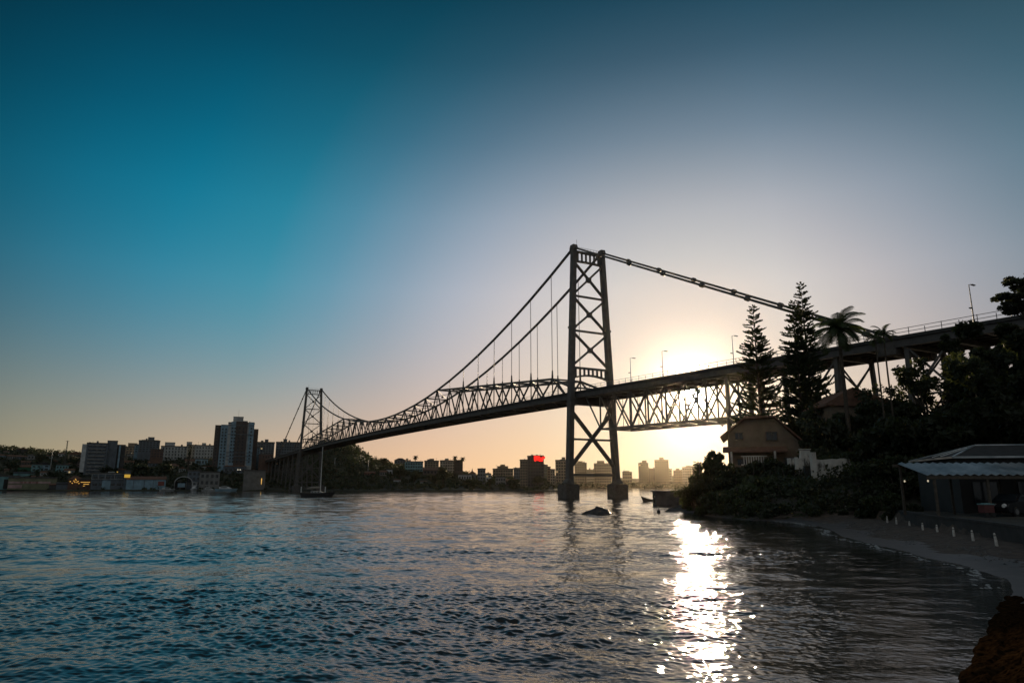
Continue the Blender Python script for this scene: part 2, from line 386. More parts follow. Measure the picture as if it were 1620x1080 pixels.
    for a in [-6.3*k for k in range(18, 0, -1)]+[PL*k for k in range(1, 27)]+[SP+12*k for k in range(1, 19)]:
        f = MB(); f.beam(B(a, -5.5, deck_z(a)-1.25), B(a, 5.5, deck_z(a)-1.25), .34, 1.0); part(f, 'floor_beam', M['galv'])
    for k in range(27):                      # bottom lateral bracing
        a, b_ = PL*k, PL*(k+1); f = MB(); f.beam(B(a,-5,deck_z(a)-1.5), B(b_,5,deck_z(b_)-1.5), .2, .2); f.beam(B(a,5,deck_z(a)-1.62), B(b_,-5,deck_z(b_)-1.62), .2, .2)
        part(f, 'lower_bracing', M['steel_dark'])
    for sg in (-1, 1):
        r = MB()
        for a, b_ in zip(st, st[1:]):
            for h in (.5, 1.1): r.beam(B(a, sg*6.2, deck_z(a)+h), B(b_, sg*6.2, deck_z(b_)+h), .06, .08)
        for i in range(260):
            a = -130+i*2.6
            if a > 546: break
            r.beam(B(a, sg*6.2, deck_z(a)), B(a, sg*6.2, deck_z(a)+(1.2 if i % 2 else .9)), .08, .08, up=NV)
        part(r, 'railing', M['galv'])
    # approach truss under the deck beside the near tower
    tn = [-4.5-6.45*k for k in range(9)]
    for sg in (-1, 1):
        t = MB(); zb = lambda a: 18.0+.0175*(a+17)
        for a, b_ in zip(tn[1:], tn[2:]):
            t.beam(B(a, sg*CO, zb(a)), B(b_, sg*CO, zb(b_)), .45, .5)
        for a, b_ in zip(tn, tn[1:]): t.beam(B(a, sg*CO, deck_z(a)-1.8), B(b_, sg*CO, deck_z(b_)-1.8), .45, .6)
        for a in tn[1:-1]: t.beam(B(a, sg*CO, zb(a)), B(a, sg*CO, deck_z(a)-1.8), .32, .32, up=NV)
        tr = part(t, 'approach_truss', M['steel'])
        for i, a in enumerate(tn[:-1]):
            b_ = tn[i+1]
            if i > 0:
                q = MB(); q.beam(B(a, sg*CO, zb(a)), B(b_, sg*CO, deck_z(b_)-1.8), .28, .32); part(q, 'diagonal', M['steel'], tr)
                q = MB(); m_ = (a+b_)/2; q.beam(B(m_, sg*CO, zb(m_)), B(m_, sg*CO, deck_z(m_)-1.9), .1, .1, up=NV); part(q, 'tie_rod', M['steel'], tr)
            q = MB(); q.beam(B(a, sg*CO, deck_z(a)-1.8), B(b_, sg*CO, zb(b_)), .28, .32); part(q, 'diagonal', M['steel'], tr)
    for i, a in enumerate(tn[1:]):
        q = MB(); z = 18.0+.0175*(a+17); q.beam(B(a, -CO, z), B(a, CO, z), .3, .35)
        if i < len(tn)-2:
            b_ = tn[i+2]; q.beam(B(a, -CO, z), B(b_, CO, z-.1), .18, .2)
        part(q, 'lower_strut', M['steel'])
    # steel bents of the approach viaducts
    def bent(a, zg, sl=.1, wl=.75, dbl=True):
        t = MB(); zt = deck_z(a)-1.7
        t.beam(B(a, -5.6, zt), B(a, 5.6, zt), .6, .8)
        bt = part(t, 'bent', M['steel'])
        for sg in (-1, 1):
            q = MB(); q.beam(B(a, sg*(CO+sl*(zt-zg)), zg), B(a, sg*CO, zt), wl, wl*.8, up=NV); part(q, 'leg', M['steel'], bt)
        zz = [zt-.6, (zt+zg)/2, zg+1]
        for z0, z1 in zip(zz, zz[1:]):
            for sg in (-1, 1):
                q = MB(); q.beam(B(a, sg*(CO+sl*(zt-z0)), z0), B(a, -sg*(CO+sl*(zt-z1)), z1), .2, .28); part(q, 'brace', M['steel'], bt)
            q = MB(); q.beam(B(a, -(CO+sl*(zt-z1)), z1), B(a, CO+sl*(zt-z1), z1), .25, .3); part(q, 'brace', M['steel'], bt)
        return bt
    near = [(-56., 4.), (-62.4, 5), (-75., 6), (-82., 6), (-95., 8), (-102., 9), (-114., 10)]
    for a, zg in near: bent(a, zg, .02 if a == -56. else .06)
    for (a, za), (b_, zb_) in ((near[0], near[1]), (near[2], near[3]), (near[4], near[5])):
        for sg in (-1, 1):
            q = MB()
            for z0, z1 in ((25.5, 17.5), (17.5, 9.)):
                q.beam(B(a, sg*CO*1.03, z0), B(b_, sg*CO*1.06, z1), .26, .3); q.beam(B(b_, sg*CO*1.03, z0), B(a, sg*CO*1.06, z1), .26, .3)
                q.beam(B(a, sg*CO*1.06, z1), B(b_, sg*CO*1.06, z1), .25, .3)
            part(q, 'tower_bracing', M['steel'])
    for i in range(11):
        a = SP+16*(i+1); bent(a, max(-1, far_z(*B(a, 0, 0).xy)-1), .05, .9)
    # anchorages that take the chains
    for a, zz in ((-92., 27.5), (SP+92., 27.)):
        for sg in (-1, 1):
            q = MB(); c = B(a, sg*CO, 0); q.box((c.x, c.y, zz-1.4), (3.2, 1.8, 3.2), math.atan2(D.y, D.x)); part(q, 'anchorage', M['conc_dark'])
    return br
# ------------------------------------------------------------------ far shore terrain
RIDGE = [(-500,712), (-150,708), (0,711), (30,711), (60,714), (100,719), (130,722), (200,725), (260,729), (345,728), (410,733), (440,738), (478,728), (505,712), (520,708), (545,706), (565,710),
         (580,720), (592,728), (605,732), (640,739), (680,744), (720,748), (760,757), (800,757), (830,760), (880,763), (894,766), (903,770.4), (940,778), (1700,778)]
RX = np.array([(p[0]-810)/FOC for p in RIDGE]); RY = np.array([p[1] for p in RIDGE], float)
Y_SH, Y_RG = 515., 690.
def far_z(x, y):
    u = x/max(y, 1.)*.985; py = np.interp(u, RX, RY); zr = CH+(769.8-py)/1060*Y_RG
    t = min(1., max(-.2, (y-Y_SH)/(Y_RG-Y_SH))); s = t*t*(3-2*t) if t > 0 else 0
    n = 1.2*math.sin(x*.05+1.3)*math.sin(y*.045)*min(1, max(0, t*4))
    e = 1.6*min(1., max(0., (y-Y_SH)/3.))
    return (-1.5+e*1.4+(zr-.8)*s+n) if zr > 1 else min(-1.5+e*1.4, zr-1)
def far_shore():
    us = np.linspace(-1.15, .095, 240); ys = np.concatenate([np.linspace(Y_SH-4, Y_SH+8, 7), np.linspace(Y_SH+14, Y_RG, 30), np.linspace(Y_RG+30, Y_RG+420, 8)])
    V = []
    for y in ys:
        for u in us: V.append((u*y, y, far_z(u*y, y)-(max(0, y-Y_RG)*.03)))
    n = len(us); F = [(j*n+i, j*n+i+1, (j+1)*n+i+1, (j+1)*n+i) for j in range(len(ys)-1) for i in range(n-1)]
    kind(link('hillside', np_mesh('hillside', np.array(V), np.array(F), M['hill'], True)), 'structure')
    # low distant shore beyond the bridge
    V = []; F = []; us = np.linspace(-.15, .8, 120); ys = [1480, 1490, 1560, 1700, 2100]
    for j, y in enumerate(ys):
        for i, u in enumerate(us):
            z = (-1, 1.2, 5, 9, 6)[j]+(2.5*math.sin(i*.9)+2*math.sin(i*.37))*(0, .2, .7, 1, 1)[j]
            V.append((u*y, y, z))
    n = len(us); F = [(j*n+i, j*n+i+1, (j+1)*n+i+1, (j+1)*n+i) for j in range(len(ys)-1) for i in range(n-1)]
    kind(link('distant_shore', np_mesh('distant_shore', np.array(V), np.array(F), M['hill'], True)), 'structure')
    # mountains behind, pale through the air
    V = []; F = []; us = np.linspace(-.25, .6, 90)
    prof = lambda u: 1.+.8*math.sin(u*9+.4)+.5*math.sin(u*23+1)+.25*math.sin(u*61)
    for y, k in ((2250, 0), (2380, 1.), (2440, .7)):
        for u in us: V.append((u*y, y, -1+k*(18+13*max(0, prof(u)))))
    n = len(us); F = [(j*n+i, j*n+i+1, (j+1)*n+i+1, (j+1)*n+i) for j in range(2) for i in range(n-1)]
    kind(link('mountains', np_mesh('mountains', np.array(V), np.array(F), M['hill'], True)), 'structure')
far_shore()
make_bridge()
def lamp(px, py, s, off, flip, label):
    z0 = deck_z(s); p = B(s, off, z0)
    r = ray(px, py); 
    t = thing('street_lamp', label, 'street lamp', tuple(p), 0, 'lamps along the bridge roadway')
    H = 6.1 if s > -100 else 6.0
    m = MB(); m.tube([(0,0,0), (0,0,H)], [.11, .06], 8); m.tube([(0,0,0), (0,0,.5)], .16, 8); m.build('pole', M['galv'], t)
    a = MB(); e = NV*(1.1*flip); a.tube([(0,0,H-.05), (e.x*.4, e.y*.4, H+.1), (e.x, e.y, H+.12)], .05, 6); a.build('arm', M['galv'], t)
    h = MB(); h.beam((e.x*.7, e.y*.7, H+.12), (e.x*1.5, e.y*1.5, H+.1), .3, .14); h.build('lamp_head', M['steel_dark'], t)
    k = MB(); k.box((-e.x*.35, -e.y*.35, H*.38), (.55, .3, .14), math.atan2(NV.y, NV.x)); k.build('footway_light', M['steel_dark'], t)
for a in ((997,577,-25.3,-6.0,1,'short street lamp on the deck nearest the near bridge tower'),
          (1047,552,-37.2,-6.0,1,'second street lamp right of the near bridge tower, left of the sun'),
          (1158,527,-59.0,-6.0,1,'street lamp just left of the lone single pine tree'),
          (1290,497,-78.6,-6.0,1,'street lamp half hidden between the pine pair and the palm'),
          (1531,444,-106.,-6.0,1,'tall street lamp standing clear above the railing at the right'),
          (1580,455,-105.8,6.0,-1,'street lamp with its arm turned left beside the spreading tree')): lamp(*a)
# ------------------------------------------------------------------ buildings
def ground_hit(px, py):
    r = ray(px, py)
    for i in range(260):
        y = Y_SH+2+i*1.2; p = r*(y/r.y); p.z += CH
        if far_z(p.x, y) >= p.z: return y
    return None
def facing(X, Y): return -math.atan2(X, Y)
def windows(root, W, Ht, dep, cols, rows, zoff, m, ww=.55, wh=.5):
    if cols*rows == 0: return
    me = lit = None; cw, rh = W/cols, Ht/rows
    b = MB(); b.box((0,0,0), (cw*ww, .12, rh*wh)); me = b.mesh('window', m)
    for i in range(cols):
        for j in range(rows):
            if BR.random() < .015:
                if lit is None: lit = MB().box((0,0,0), (cw*ww, .12, rh*wh)).mesh('lit_window', M['litwin'])
                link('lit_window', lit, root, (-W/2+cw*(i+.5), -dep/2-.05, zoff+rh*(j+.5))); continue
            link('window', me, root, (-W/2+cw*(i+.5), -dep/2-.05, zoff+rh*(j+.5)))
def bld(x0, x1, yt, yb, col, label, Y=None, name='apartment_block', cat='building', roof='flat', boxes=(), win=(0,0), dep=None, yaw=0., roofc='tile', group=None, base=None, ww=.55, wh=.5, bands=0, side=None):
    xm = (x0+x1)/2
    if Y is None or (Y < 1000 and base is None):
        g_ = ground_hit(xm, yb); Y = g_ if g_ else (Y or 640.)
    ym = (yt+yb)/2
    X0, X1 = at(x0, ym, Y).x, at(x1, ym, Y).x; X = (X0+X1)/2
    W = (X1-X0)/math.cos(math.atan2(X, Y)); zt = zat(yt, Y); zv = zat(yb, Y)
    zb = base if base is not None else min(zv, far_z(X, Y))-1.
    dep = dep or min(14., max(6., W*.8)); rz = facing(X, Y)+yaw
    W = max(1.2, (W-abs(dep*math.sin(yaw)))/math.cos(yaw)) if W > dep*.5 else W
    fw = Vector((math.sin(-rz), math.cos(-rz), 0))
    c = Vector((X, Y, zb))+fw*dep/2
    t = thing(name, label, cat, tuple(c), rz, group)
    h = zt-zb; rh = {'flat': 0, 'gable': min(2.6, (zt-zv)*.35), 'side': min(2.4, (zt-zv)*.35), 'hip': min(2.4, (zt-zv)*.35)}[roof]; hw = h-rh
    b = MB(); b.box((0, 0, hw/2), (W, dep, hw)); b.build('wall', pal(col), t)
    r = MB(); o = .35
    if roof == 'flat':
        r.box((0, 0, hw+.12), (W+.5, dep+.5, .3))
        for sx, sy, lx, ly in ((0,-1,W+.3,.2), (0,1,W+.3,.2), (-1,0,.2,dep+.3), (1,0,.2,dep+.3)):
            r.box((sx*(W/2+.05), sy*(dep/2+.05), hw+.55), (lx-.2*(sx == 0)*2, ly-.2*(sy == 0)*2-.1*(sy == 0), .6))
        r.build('roof', M['conc_dark'], t)
    elif roof == 'gable':      # gable end towards the water
        r.prism([(-W/2-o, 0, hw-.1), (W/2+o, 0, hw-.1), (W/2+o, 0, hw+.15), (0, 0, hw+rh), (-W/2-o, 0, hw+.15)], (0, -dep/2-.4, 0), (0, dep/2+.4, 0)); r.build('roof', M[roofc], t)
    elif roof == 'side':
        r.prism([(0, -dep/2-o, hw-.1), (0, dep/2+o, hw-.1), (0, dep/2+o, hw+.15), (0, 0, hw+rh), (0, -dep/2-o, hw+.15)], (-W/2-.3, 0, 0), (W/2+.3, 0, 0)); r.build('roof', M[roofc], t)
    else:
        a, d_ = W/2+o, dep/2+o; k = min(a, d_)*.85
        r.add([(-a,-d_,hw), (a,-d_,hw), (a,d_,hw), (-a,d_,hw), (-a+k,0,hw+rh), (a-k,0,hw+rh)], [(3,2,1,0), (0,1,5,4), (1,2,5), (2,3,4,5), (3,0,4)]); r.build('roof', M[roofc], t)
    for bx0, bx1, byt in boxes:
        lx = ((bx0+bx1)/2-xm)/(x1-x0)*W; lw = (bx1-bx0)/(x1-x0)*W; bh = zat(byt, Y)-zb-hw-.3
        q = MB(); q.box((lx, 0, hw+.28+bh/2), (lw, dep*.5, bh)); q.box((lx, 0, hw+.28+bh+.1), (lw+.3, dep*.5+.3, .2)); q.build('stair_tower', pal(col), t)
    vh = hw-(zv-zb)
    if roof == 'flat' and name in ('apartment_block','tower_block'):
        k = min(1., W/12.)*(1. if Y < 1000 else 1.8)
        for i in range(BR.choice((1,2,2))):
            x = BR.uniform(-.38,.38)*W; y = BR.uniform(-.3,.3)*dep; q = MB(); h0 = BR.uniform(1.2,2.4)*k; q.tube([(x,y,hw+.25),(x,y,hw+.25+h0),(x,y,hw+.4+h0)],[.8*k,.8*k,.3*k],8); q.build('water_tank',pal('grey'),t)
        x = BR.uniform(-.4,.4)*W; hh_ = BR.uniform(2.,5.)*k; q = MB(); q.tube([(x,0,hw+.2),(x,0,hw+hh_)],.07*k,4); q.beam((x-.6*k,0,hw+hh_*.85),(x+.6*k,0,hw+hh_*.85),.08*k); q.build('antenna',M['steel_dark'],t)
    if win[0]: windows(t, W*.94, vh*.94, dep, win[0], win[1], zv-zb+vh*.03, M['glass'], ww, wh)
    if bands:
        for j in range(bands):
            q = MB(); q.box((0, -dep/2-.5, zv-zb+vh*(j+.5)/bands), (W*.8, 1.0, .9)); q.build('balcony', pal('grey'), t)
    return t, W, dep, hw, zv-zb
def city():
    h = 'house'; HS = dict(name='house', cat='house')
    bld(30,41,707.5,716,'dark','dark gabled house highest on the left end of the ridge',roof='gable',Y=640,**HS)
    bld(7,13,713,718,'pale','small pale house near the left edge of the ridge',roof='side',win=(2,1),Y=625,**HS)
    bld(0,8,718,725,'blue','bluish house cut by the left edge of the picture',roof='side',win=(2,1),Y=600,**HS)
    bld(29,43,719.5,727,'slate','long slate grey house below the dark ridge house',roof='side',win=(4,1),Y=598,**HS)
    bld(46,57,719.5,727,'grey','grey flat roofed house beside the long slate house',win=(3,1),Y=600,**HS)
    bld(74,82,719,724.5,'pale','pale low house left of the thin antenna mast',roof='side',win=(2,1),Y=622,**HS)
    bld(22,28.5,734.5,738,'white','tiny white roofed hut halfway up the left slope',roof='side',Y=578,**HS)
    bld(32,49,735,745,'green','low green house with a red roof on the left slope',roof='side',roofc='tile',Y=570,**HS)
    bld(27,50,746,753,'teal','teal sheet roofed shed above the pink shopfront',roof='side',roofc='tile_dk',Y=548,name='shed',cat='shed')
    bld(52,63,735,745.5,'teal','teal fronted house beside the steep blue gable',win=(2,2),Y=569,**HS)
    bld(62,76,730,744,'blue','blue house with the steep pointed gable on the left slope',roof='gable',win=(2,2),Y=571,roofc='tile_dk',**HS)
    bld(91,105,735.5,748,'teal','pale teal two storey house below the antenna mast',win=(4,2),Y=566,**HS)
    bld(93.5,101,715.5,722,'white','white fronted house at the foot of the antenna mast',roof='side',win=(2,1),Y=625,**HS)
    bld(111,128,713.5,728,'tan','tan gabled house left of the striped office block',roof='gable',win=(3,2),Y=612,**HS)
    bld(122.5,129.5,729.5,741,'pink','narrow pinkish block below the tan gabled house',win=(2,3),Y=592,)
    bld(130.5,137,728,748,'teal','slim pale teal block at the foot of the striped office block',win=(1,5),Y=588)
    bld(8,13,741,748,'tan','small tan hut among trees on the lower left slope',roof='side',Y=562,**HS)
    bld(84,90,727,733,'brown','brown cottage in the trees below the white ridge house',roof='gable',Y=590,**HS)
    for x0,x1,yt,yb,c,rf,lab in ((14,22,719,726,'grey','side','grey cottage right of the bluish edge house'),(60,70,721,728,'tan','side','low tan cottage under the left ridge trees'),
        (16,26,729,736,'slate','gable','slate gabled cottage in the middle of the left slope'),(36,46,728.5,735,'brown','side','brown cottage above the green red roofed house'),
        (66,76,745,752,'pale','side','pale cottage below the steep blue gable'),(108,118,731,738,'slate','hip','slate hipped cottage right of the brown one'),
        (104,116,741,749,'pale','side','pale side on cottage right of the teal two storey house'),(176,186,733,741,'grey','side','grey cottage below the low tan flats'),
        (198,210,728,736,'cream','side','cream roofed cottage under the grey retaining building'),(236,250,729,738,'slate','side','slate cottage under the reddish flats'),
        (268,282,733,741,'tan','hip','tan hipped villa under the long white apartments'),(284,293,738,746,'pale','gable','small pale gabled cottage above the hangar'),
        (390,404,727,735,'grey','side','grey terrace right of the teal roofed hall'),(405,417,731,738,'brown','side','brown cottage above the concrete bunker'),
        (186,198,740,748,'dark','gable','dark gabled cottage above the yellow lit panel'),(52,62,752,758,'cream','side','cream hut right of the teal sheet roofed shed')):
        bld(x0,x1,yt,yb,c,lab,roof=rf,win=(3,1),**HS)
    # water's edge, left
    t,W,d,hw,zo = bld(4.5,25.5,753.5,770,'teal','teal framed boathouse with a dark opening at the far left shore',Y=522,dep=12,name='boathouse',cat='boathouse',base=1.)
    q = MB(); q.box((.2,-d/2-.05,hw*.42),(W*.6,.15,hw*.75)); q.build('door',M['shadowed'],t)  # dark panel set in for the shade of the open boathouse front
    t,W,d,hw,zo = bld(25.5,78,756,770.5,'olive','long olive shop with a pink lettered front on the shore',Y=524,dep=10,name='shop',cat='shop',base=1.)
    q = MB(); q.box((-W*.06,-d/2-.08,hw*.62),(W*.86,.16,hw*.17)); f = q.build('fascia_sign',pal('pink'),t)
    q = MB()
    x = -W*.24
    for wd in (.5,.9,.4,1.2,.35,.35,1.,.6,.8,.5,1.1): q.box((x,-d/2-.2,hw*.62),(wd,.08,hw*.09)); x += wd+.35
    q.build('lettering',pal('red'),t)
    q = MB(); q.box((-W*.35,-d/2-.07,hw*.28),(W*.28,.14,hw*.3)); q.build('shop_window',pal('pink'),t)
    bld(80,91,764,772,'dark','low dark hut right of the pink lettered shop',roof='side',Y=523,name='shed',cat='shed',base=1.)
    bld(92.5,108,762,772,'slate','low slate shed between the dark hut and the orange restaurant',roof='side',Y=523,name='shed',cat='shed',base=1.,roofc='tile_dk')
    t,W,d,hw,zo = bld(111,127,752.5,770,'rust','thatched restaurant glowing with a cluster of orange lamps',Y=523,roof='hip',name='restaurant',cat='restaurant',base=1.)
    for i,(fx,fz) in enumerate(((-.1,.85),(.05,.9),(.2,.8),(-.02,.72),(.13,.7),(.0,1.02),(-.35,.78),(.4,.66),(-.2,.62),(.28,.6))):
        q = MB(); q.tube([(W*fx,-d/2-.35,hw*fz-.25),(W*fx,-d/2-.35,hw*fz),(W*fx,-d/2-.35,hw*fz+.25)],[.15,.42,.15],8); q.build('lantern',M['lampwarm'],t)
    t,W,d,hw,zo = bld(128.5,141,758.5,771,'rust','small terrace bar with two strips of orange light',Y=523,name='bar',cat='bar',base=1.)
    for fz,fw,fx in ((.75,.85,0),(.55,.5,.1),(.38,.16,-.1)):
        q = MB(); q.box((W*fx,-d/2-.1,hw*fz),(W*fw,.15,.3)); q.build('strip_light',M['lampwarm'],t)
    # striped office block
    t,W,d,hw,zo = bld(139,164,701.5,752,'slate','large slate office block with balcony stripes and a white flank',Y=588,bands=9,win=(4,9),wh=.3,ww=.6,dep=16)
    q = MB(); q.box((-W/2-1.6,-1,hw*.56),(3.2,d-2.5,hw*.84)); q.build('flank_wall',pal('white'),t)
    q = MB(); q.box((W/2+3.2,1,hw*.54),(7.6,d-3,hw*1.1)); q.box((W/2+3.2,1,hw*1.1+.2),(7.9,d-2.6,.4)); q.build('lift_core',pal('slate'),t)
    q = MB(); q.box((W/2+10.2,1.6,hw*.5),(6.2,d-5,hw)); q.build('rear_wing',pal('dark'),t)
    q = MB(); q.box((W/2+9.,-d/2+2.5,hw*.62),(1.3,3.0,hw*.7)); q.build('blue_stair_shaft',pal('blue'),t)
    bld(163,176,722,732,'white','pair of whitish low walls under the office lift core',Y=580,win=(3,1),ww=.25,wh=.9)
    bld(183.5,199,722.5,735,'tan','low tan flats right of the striped office block',Y=592,win=(5,3))
    bld(190.5,196.5,711,723,'rust','narrow rust coloured building with two white edges',Y=640,win=(1,3))
    bld(196.5,222,707.5,725,'tan','tan apartments with a dark ragged rooftop stair tower',Y=625,win=(6,4),boxes=((203,214,700.5),))
    bld(222.5,249,697.5,716,'slate','stepped slate apartments crowned by a round tank',Y=650,win=(6,5),boxes=((233.5,241.5,691),(226,247,695.5)))
    bld(214,222.5,704,716,'blue','low bluish annex on the left of the stepped slate apartments',Y=652,win=(2,3))
    bld(240,256,711,724,'rust','row of reddish flats left of the white gabled apartments',Y=628,win=(4,3))
    bld(205,236,719,727,'grey','long grey retaining building under the stepped apartments',Y=610,win=(7,1))
    t,W,d,hw,zo = bld(152,197,749,772,'slate','modern white framed clubhouse with pale blue doors on the shore',Y=523,dep=11,base=1.,name='clubhouse',cat='clubhouse',win=(6,2),ww=.7,wh=.35)
    q = MB()
    for fz in (.98,.66): q.box((0,-d/2-.3,hw*fz),(W,.5,.28))
    for fx in (-.49,-.33,-.14,.1,.49): q.box((W*fx,-d/2-.3,hw*.82),(.3,.45,hw*.3))
    q.build('frame',pal('pale'),t)
    q = MB(); q.box((-W*.1,-d/2-.15,hw*.3),(W*.22,.2,hw*.56)); q.build('door',pal('blue'),t)
    q = MB(); q.box((0,0,hw+1.),(4.6,4,1.2)); q.build('skylight',pal('pale'),t)
    q = MB(); q.tube([(W*.16,-d/2,hw+.9),(W*.16,-d/2,hw+1.3),(W*.16,-d/2,hw+1.7)],[.2,.45,.2],8); q.build('lantern',M['lampyellow'],t)
    t,W,d,hw,zo = bld(197,204.5,745,772,'slate','slim dark kiosk tower carrying a yellow lit panel',Y=522.5,dep=4,base=1.,name='kiosk_tower',cat='kiosk')
    q = MB(); q.box((0,-d/2-.1,hw*.74),(W*.95,.15,hw*.17)); q.build('lit_panel',M['lampyellow'],t)
    t,W,d,hw,zo = bld(207,256,753,772,'blue','long pale blue boat shed with a rusty tiled roof',Y=526,roof='side',dep=12,base=1.,name='boat_shed',cat='shed')
    q = MB(); q.box((W*.38,-d/2-.08,hw*.6),(W*.16,.16,hw*.42)); q.build('panel',pal('red'),t)
    for fx in (-.32,-.05,.18):
        q = MB(); q.box((W*fx,-d/2-.08,hw*.5),(.35,.16,hw*.85)); q.build('door_post',pal('slate'),t)
    # white gabled flats, tower
    bld(258.5,297,706.5,727,'pale','long white apartments with reddish roof and two rooftop boxes',Y=600,win=(9,4),ww=.4,wh=.6,boxes=((263,276,699.5),(291,298,698)),roof='flat',dep=13)
    bld(297,311,704.5,726,'cream','cream end block joined right of the long white apartments',Y=606,win=(4,4),ww=.4)
    bld(311,340,705,726,'pale','pale blocks with stepped roof and an orange side wall',Y=612,win=(7,4),ww=.4,boxes=((319.5,325,700.5),(329,339,704)))
    bld(340.5,347,709,723,'rust','narrow rusty house squeezed left of the tall tower block',Y=630,win=(1,3))
    t,W,d,hw,zo = bld(362,398,669.5,726,'pale','tallest tower block with pale blue strips and brown centre',Y=600,dep=18,win=(0,0),name='tower_block',boxes=((368,382,658.5),(382,388,665)))
    k = W/36.
    q = MB(); q.box((.6*k,-d/2-.25,hw*.55),(16*k,.7,hw*.98-.2)); q.build('brown_bay',pal('brown'),t)
    for fx,wd in ((-10.,8.),(14.,7.)):
        q = MB(); q.box((fx*k,-d/2-.12,hw*.6),(wd*k,.4,hw*.86)); q.build('blue_bay',pal('blue'),t)
    for fz in (.96,.78,.42,.35,.28):
        q = MB(); q.box((0,-d/2-.66,hw*fz),(W*1.,.16,.5)); q.build('band',pal('slate'),t)
    for i in range(11):
        for fx in (-11.8,-8.2,-2.4,3.2,14.): link('window',bpy.data.meshes.get('tower_window') or (lambda b: b.mesh('tower_window',M['glass']))(MB().box((0,0,0),(1.2,.1,1.5))),t,(fx*k,-d/2-.65,hw*(.24+.066*i)))
    q = MB(); q.box((-W/2-2.9,2,hw*.49),(5.8,d-5,hw*.97)); wg = q.build('side_wing',pal('blue'),t)
    q = MB(); q.box((-W/2-8.2,3.5,hw*.487),(4.8,d-7,hw*.96)); q.build('outer_wing',pal('brown'),t)
    q = MB(); q.box((W/2+2.0,4,hw*.455),(3.6,d-7,hw*.91)); q.build('side_wing',pal('brown'),t)
    for i in range(12):
        for fx,yy in ((-W/2-4.2,2-(d-5)/2),(-W/2-1.6,2-(d-5)/2),(-W/2-8.6,3.5-(d-7)/2)): link('window',bpy.data.meshes['tower_window'],t,(fx,yy-.05,hw*(.2+.062*i)))
    q = MB(); q.tube([(-3,0,hw+5),(-3,0,hw+13)],.08,6); q.build('antenna',M['galv'],t)
    bld(361,387,721.5,733,'teal','teal roofed hall at the foot of the tallest tower block',roof='side',roofc='tile_dk',Y=582,win=(5,1),name='hall',cat='hall')
    bld(294,307,725.5,735,'cream','cream cottage below the cream end block',roof='side',Y=585,win=(3,1),**HS)
    bld(310.5,327,726,735,'blue','bluish flat villa below the stepped pale blocks',Y=584,win=(4,1),**HS)
    t,W,d,hw,zo = bld(356,387,733,749,'slate','slate villa with two lit windows below the teal hall',roof='hip',Y=562,win=(5,1),**HS)
    for fx in (.14,.24):
        q = MB(); q.box((W*fx,-d/2-.15,hw*.62),(.9,.2,.5)); q.build('lit_window',M['lampwhite'],t)
    bld(322,347,735.5,742,'white','small white double gabled cottage in dark trees',roof='gable',Y=574,**HS)
    bld(298,316,745,769,'slate','slate warehouse between the hangar and the moored yachts',Y=534,win=(3,3),base=1.,name='warehouse',cat='warehouse')
    bld(318,345,747,769,'grey','dim grey boathouse behind the flybridge boat',Y=536,win=(4,2),base=1.,name='warehouse',cat='warehouse')
    # arched hangar
    Y = 523; X0, X1 = at(271,765,Y).x, at(297,765,Y).x; W = X1-X0; t = thing('hangar','white arched roof boat hangar open towards the water','hangar',((X0+X1)/2,Y+6,1.),facing((X0+X1)/2,Y))
    hh = zat(753,Y)-1; pr = [(W/2*math.cos(a),0,hh*.55+hh*.45*math.sin(a)) for a in np.linspace(0,math.pi,13)]; q = MB()
    q.prism(pr+[(-W/2+.4,0,hh*.55)]+[((W/2-.4)*math.cos(a),0,hh*.52+hh*.43*math.sin(a)) for a in np.linspace(math.pi,0,13)][1:],(0,-6,0),(0,6,0)); q.build('roof',pal('white'),t)
    q = MB()
    for fx in (-.48,-.16,.16,.48): q.box((W*fx,-5.7,hh*.28),(.35,.35,hh*.56))
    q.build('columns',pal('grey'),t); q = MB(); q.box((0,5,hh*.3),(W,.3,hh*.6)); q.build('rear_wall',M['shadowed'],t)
    q = MB(); q.box((-W*.1,-4,hh*.33),(W*.4,4,hh*.3)); q.build('stored_hull',pal('blue'),t)
    # right of the tower
    bld(404,432,700,722,'slate','slate apartments with one small rooftop box beside the tall tower',Y=640,win=(7,6),boxes=((418,423,694.5),))
    bld(403,410.5,708.5,722,'blue','narrow bluish block at the left foot of the slate apartments',Y=620,win=(2,4))
    bld(411,431,719,726,'rust','low reddish brick terrace under the slate apartments',Y=612,win=(5,1),ww=.4)
    bld(438,472.5,700,722,'slate','wide slate apartments behind the far tower chain',Y=660,win=(9,5),boxes=((448,453.5,694),))
    t,W,d,hw,zo = bld(387,417.5,744.5,775,'conc','blank concrete bunker by the water under the far viaduct',Y=520,dep=12,base=.2,name='warehouse',cat='warehouse')
    t = thing('street_lamp','orange glowing lamp post at the corner of the concrete bunker','street lamp',tuple(Vector((at(413,770,517).x,517,.6))))
    q = MB(); q.tube([(0,0,0),(0,0,8.6)],.14,6); q.build('pole',M['galv'],t)
    q = MB(); q.tube([(0,0,4.),(0,0,5.5),(0,0,8.2),(0,0,8.8)],[.12,.24,.3,.12],8); q.build('lamp_head',M['lampwarm'],t)
    # slope right of the far tower
    bld(601,612,743.5,752,'grey','grey veranda house on the slope right of the wooded hill',Y=560,win=(3,1),roof='side',**HS)
    bld(611.5,620.5,743,752,'white','white walled house touching the grey veranda house',Y=560,win=(2,1),**HS)
    bld(577,593,745,752,'red','long low red house under the wooded hill',Y=557,roof='side',win=(4,1),**HS)
    bld(624,642,724,737,'slate','dark roofed villa with mauve wall left of the blue block',Y=640,roof='hip',roofc='tile_dk',win=(4,2),**HS)
    bld(640.5,669,730.5,746,'teal','wide blue green block with two bright lamps',Y=612,win=(7,3))
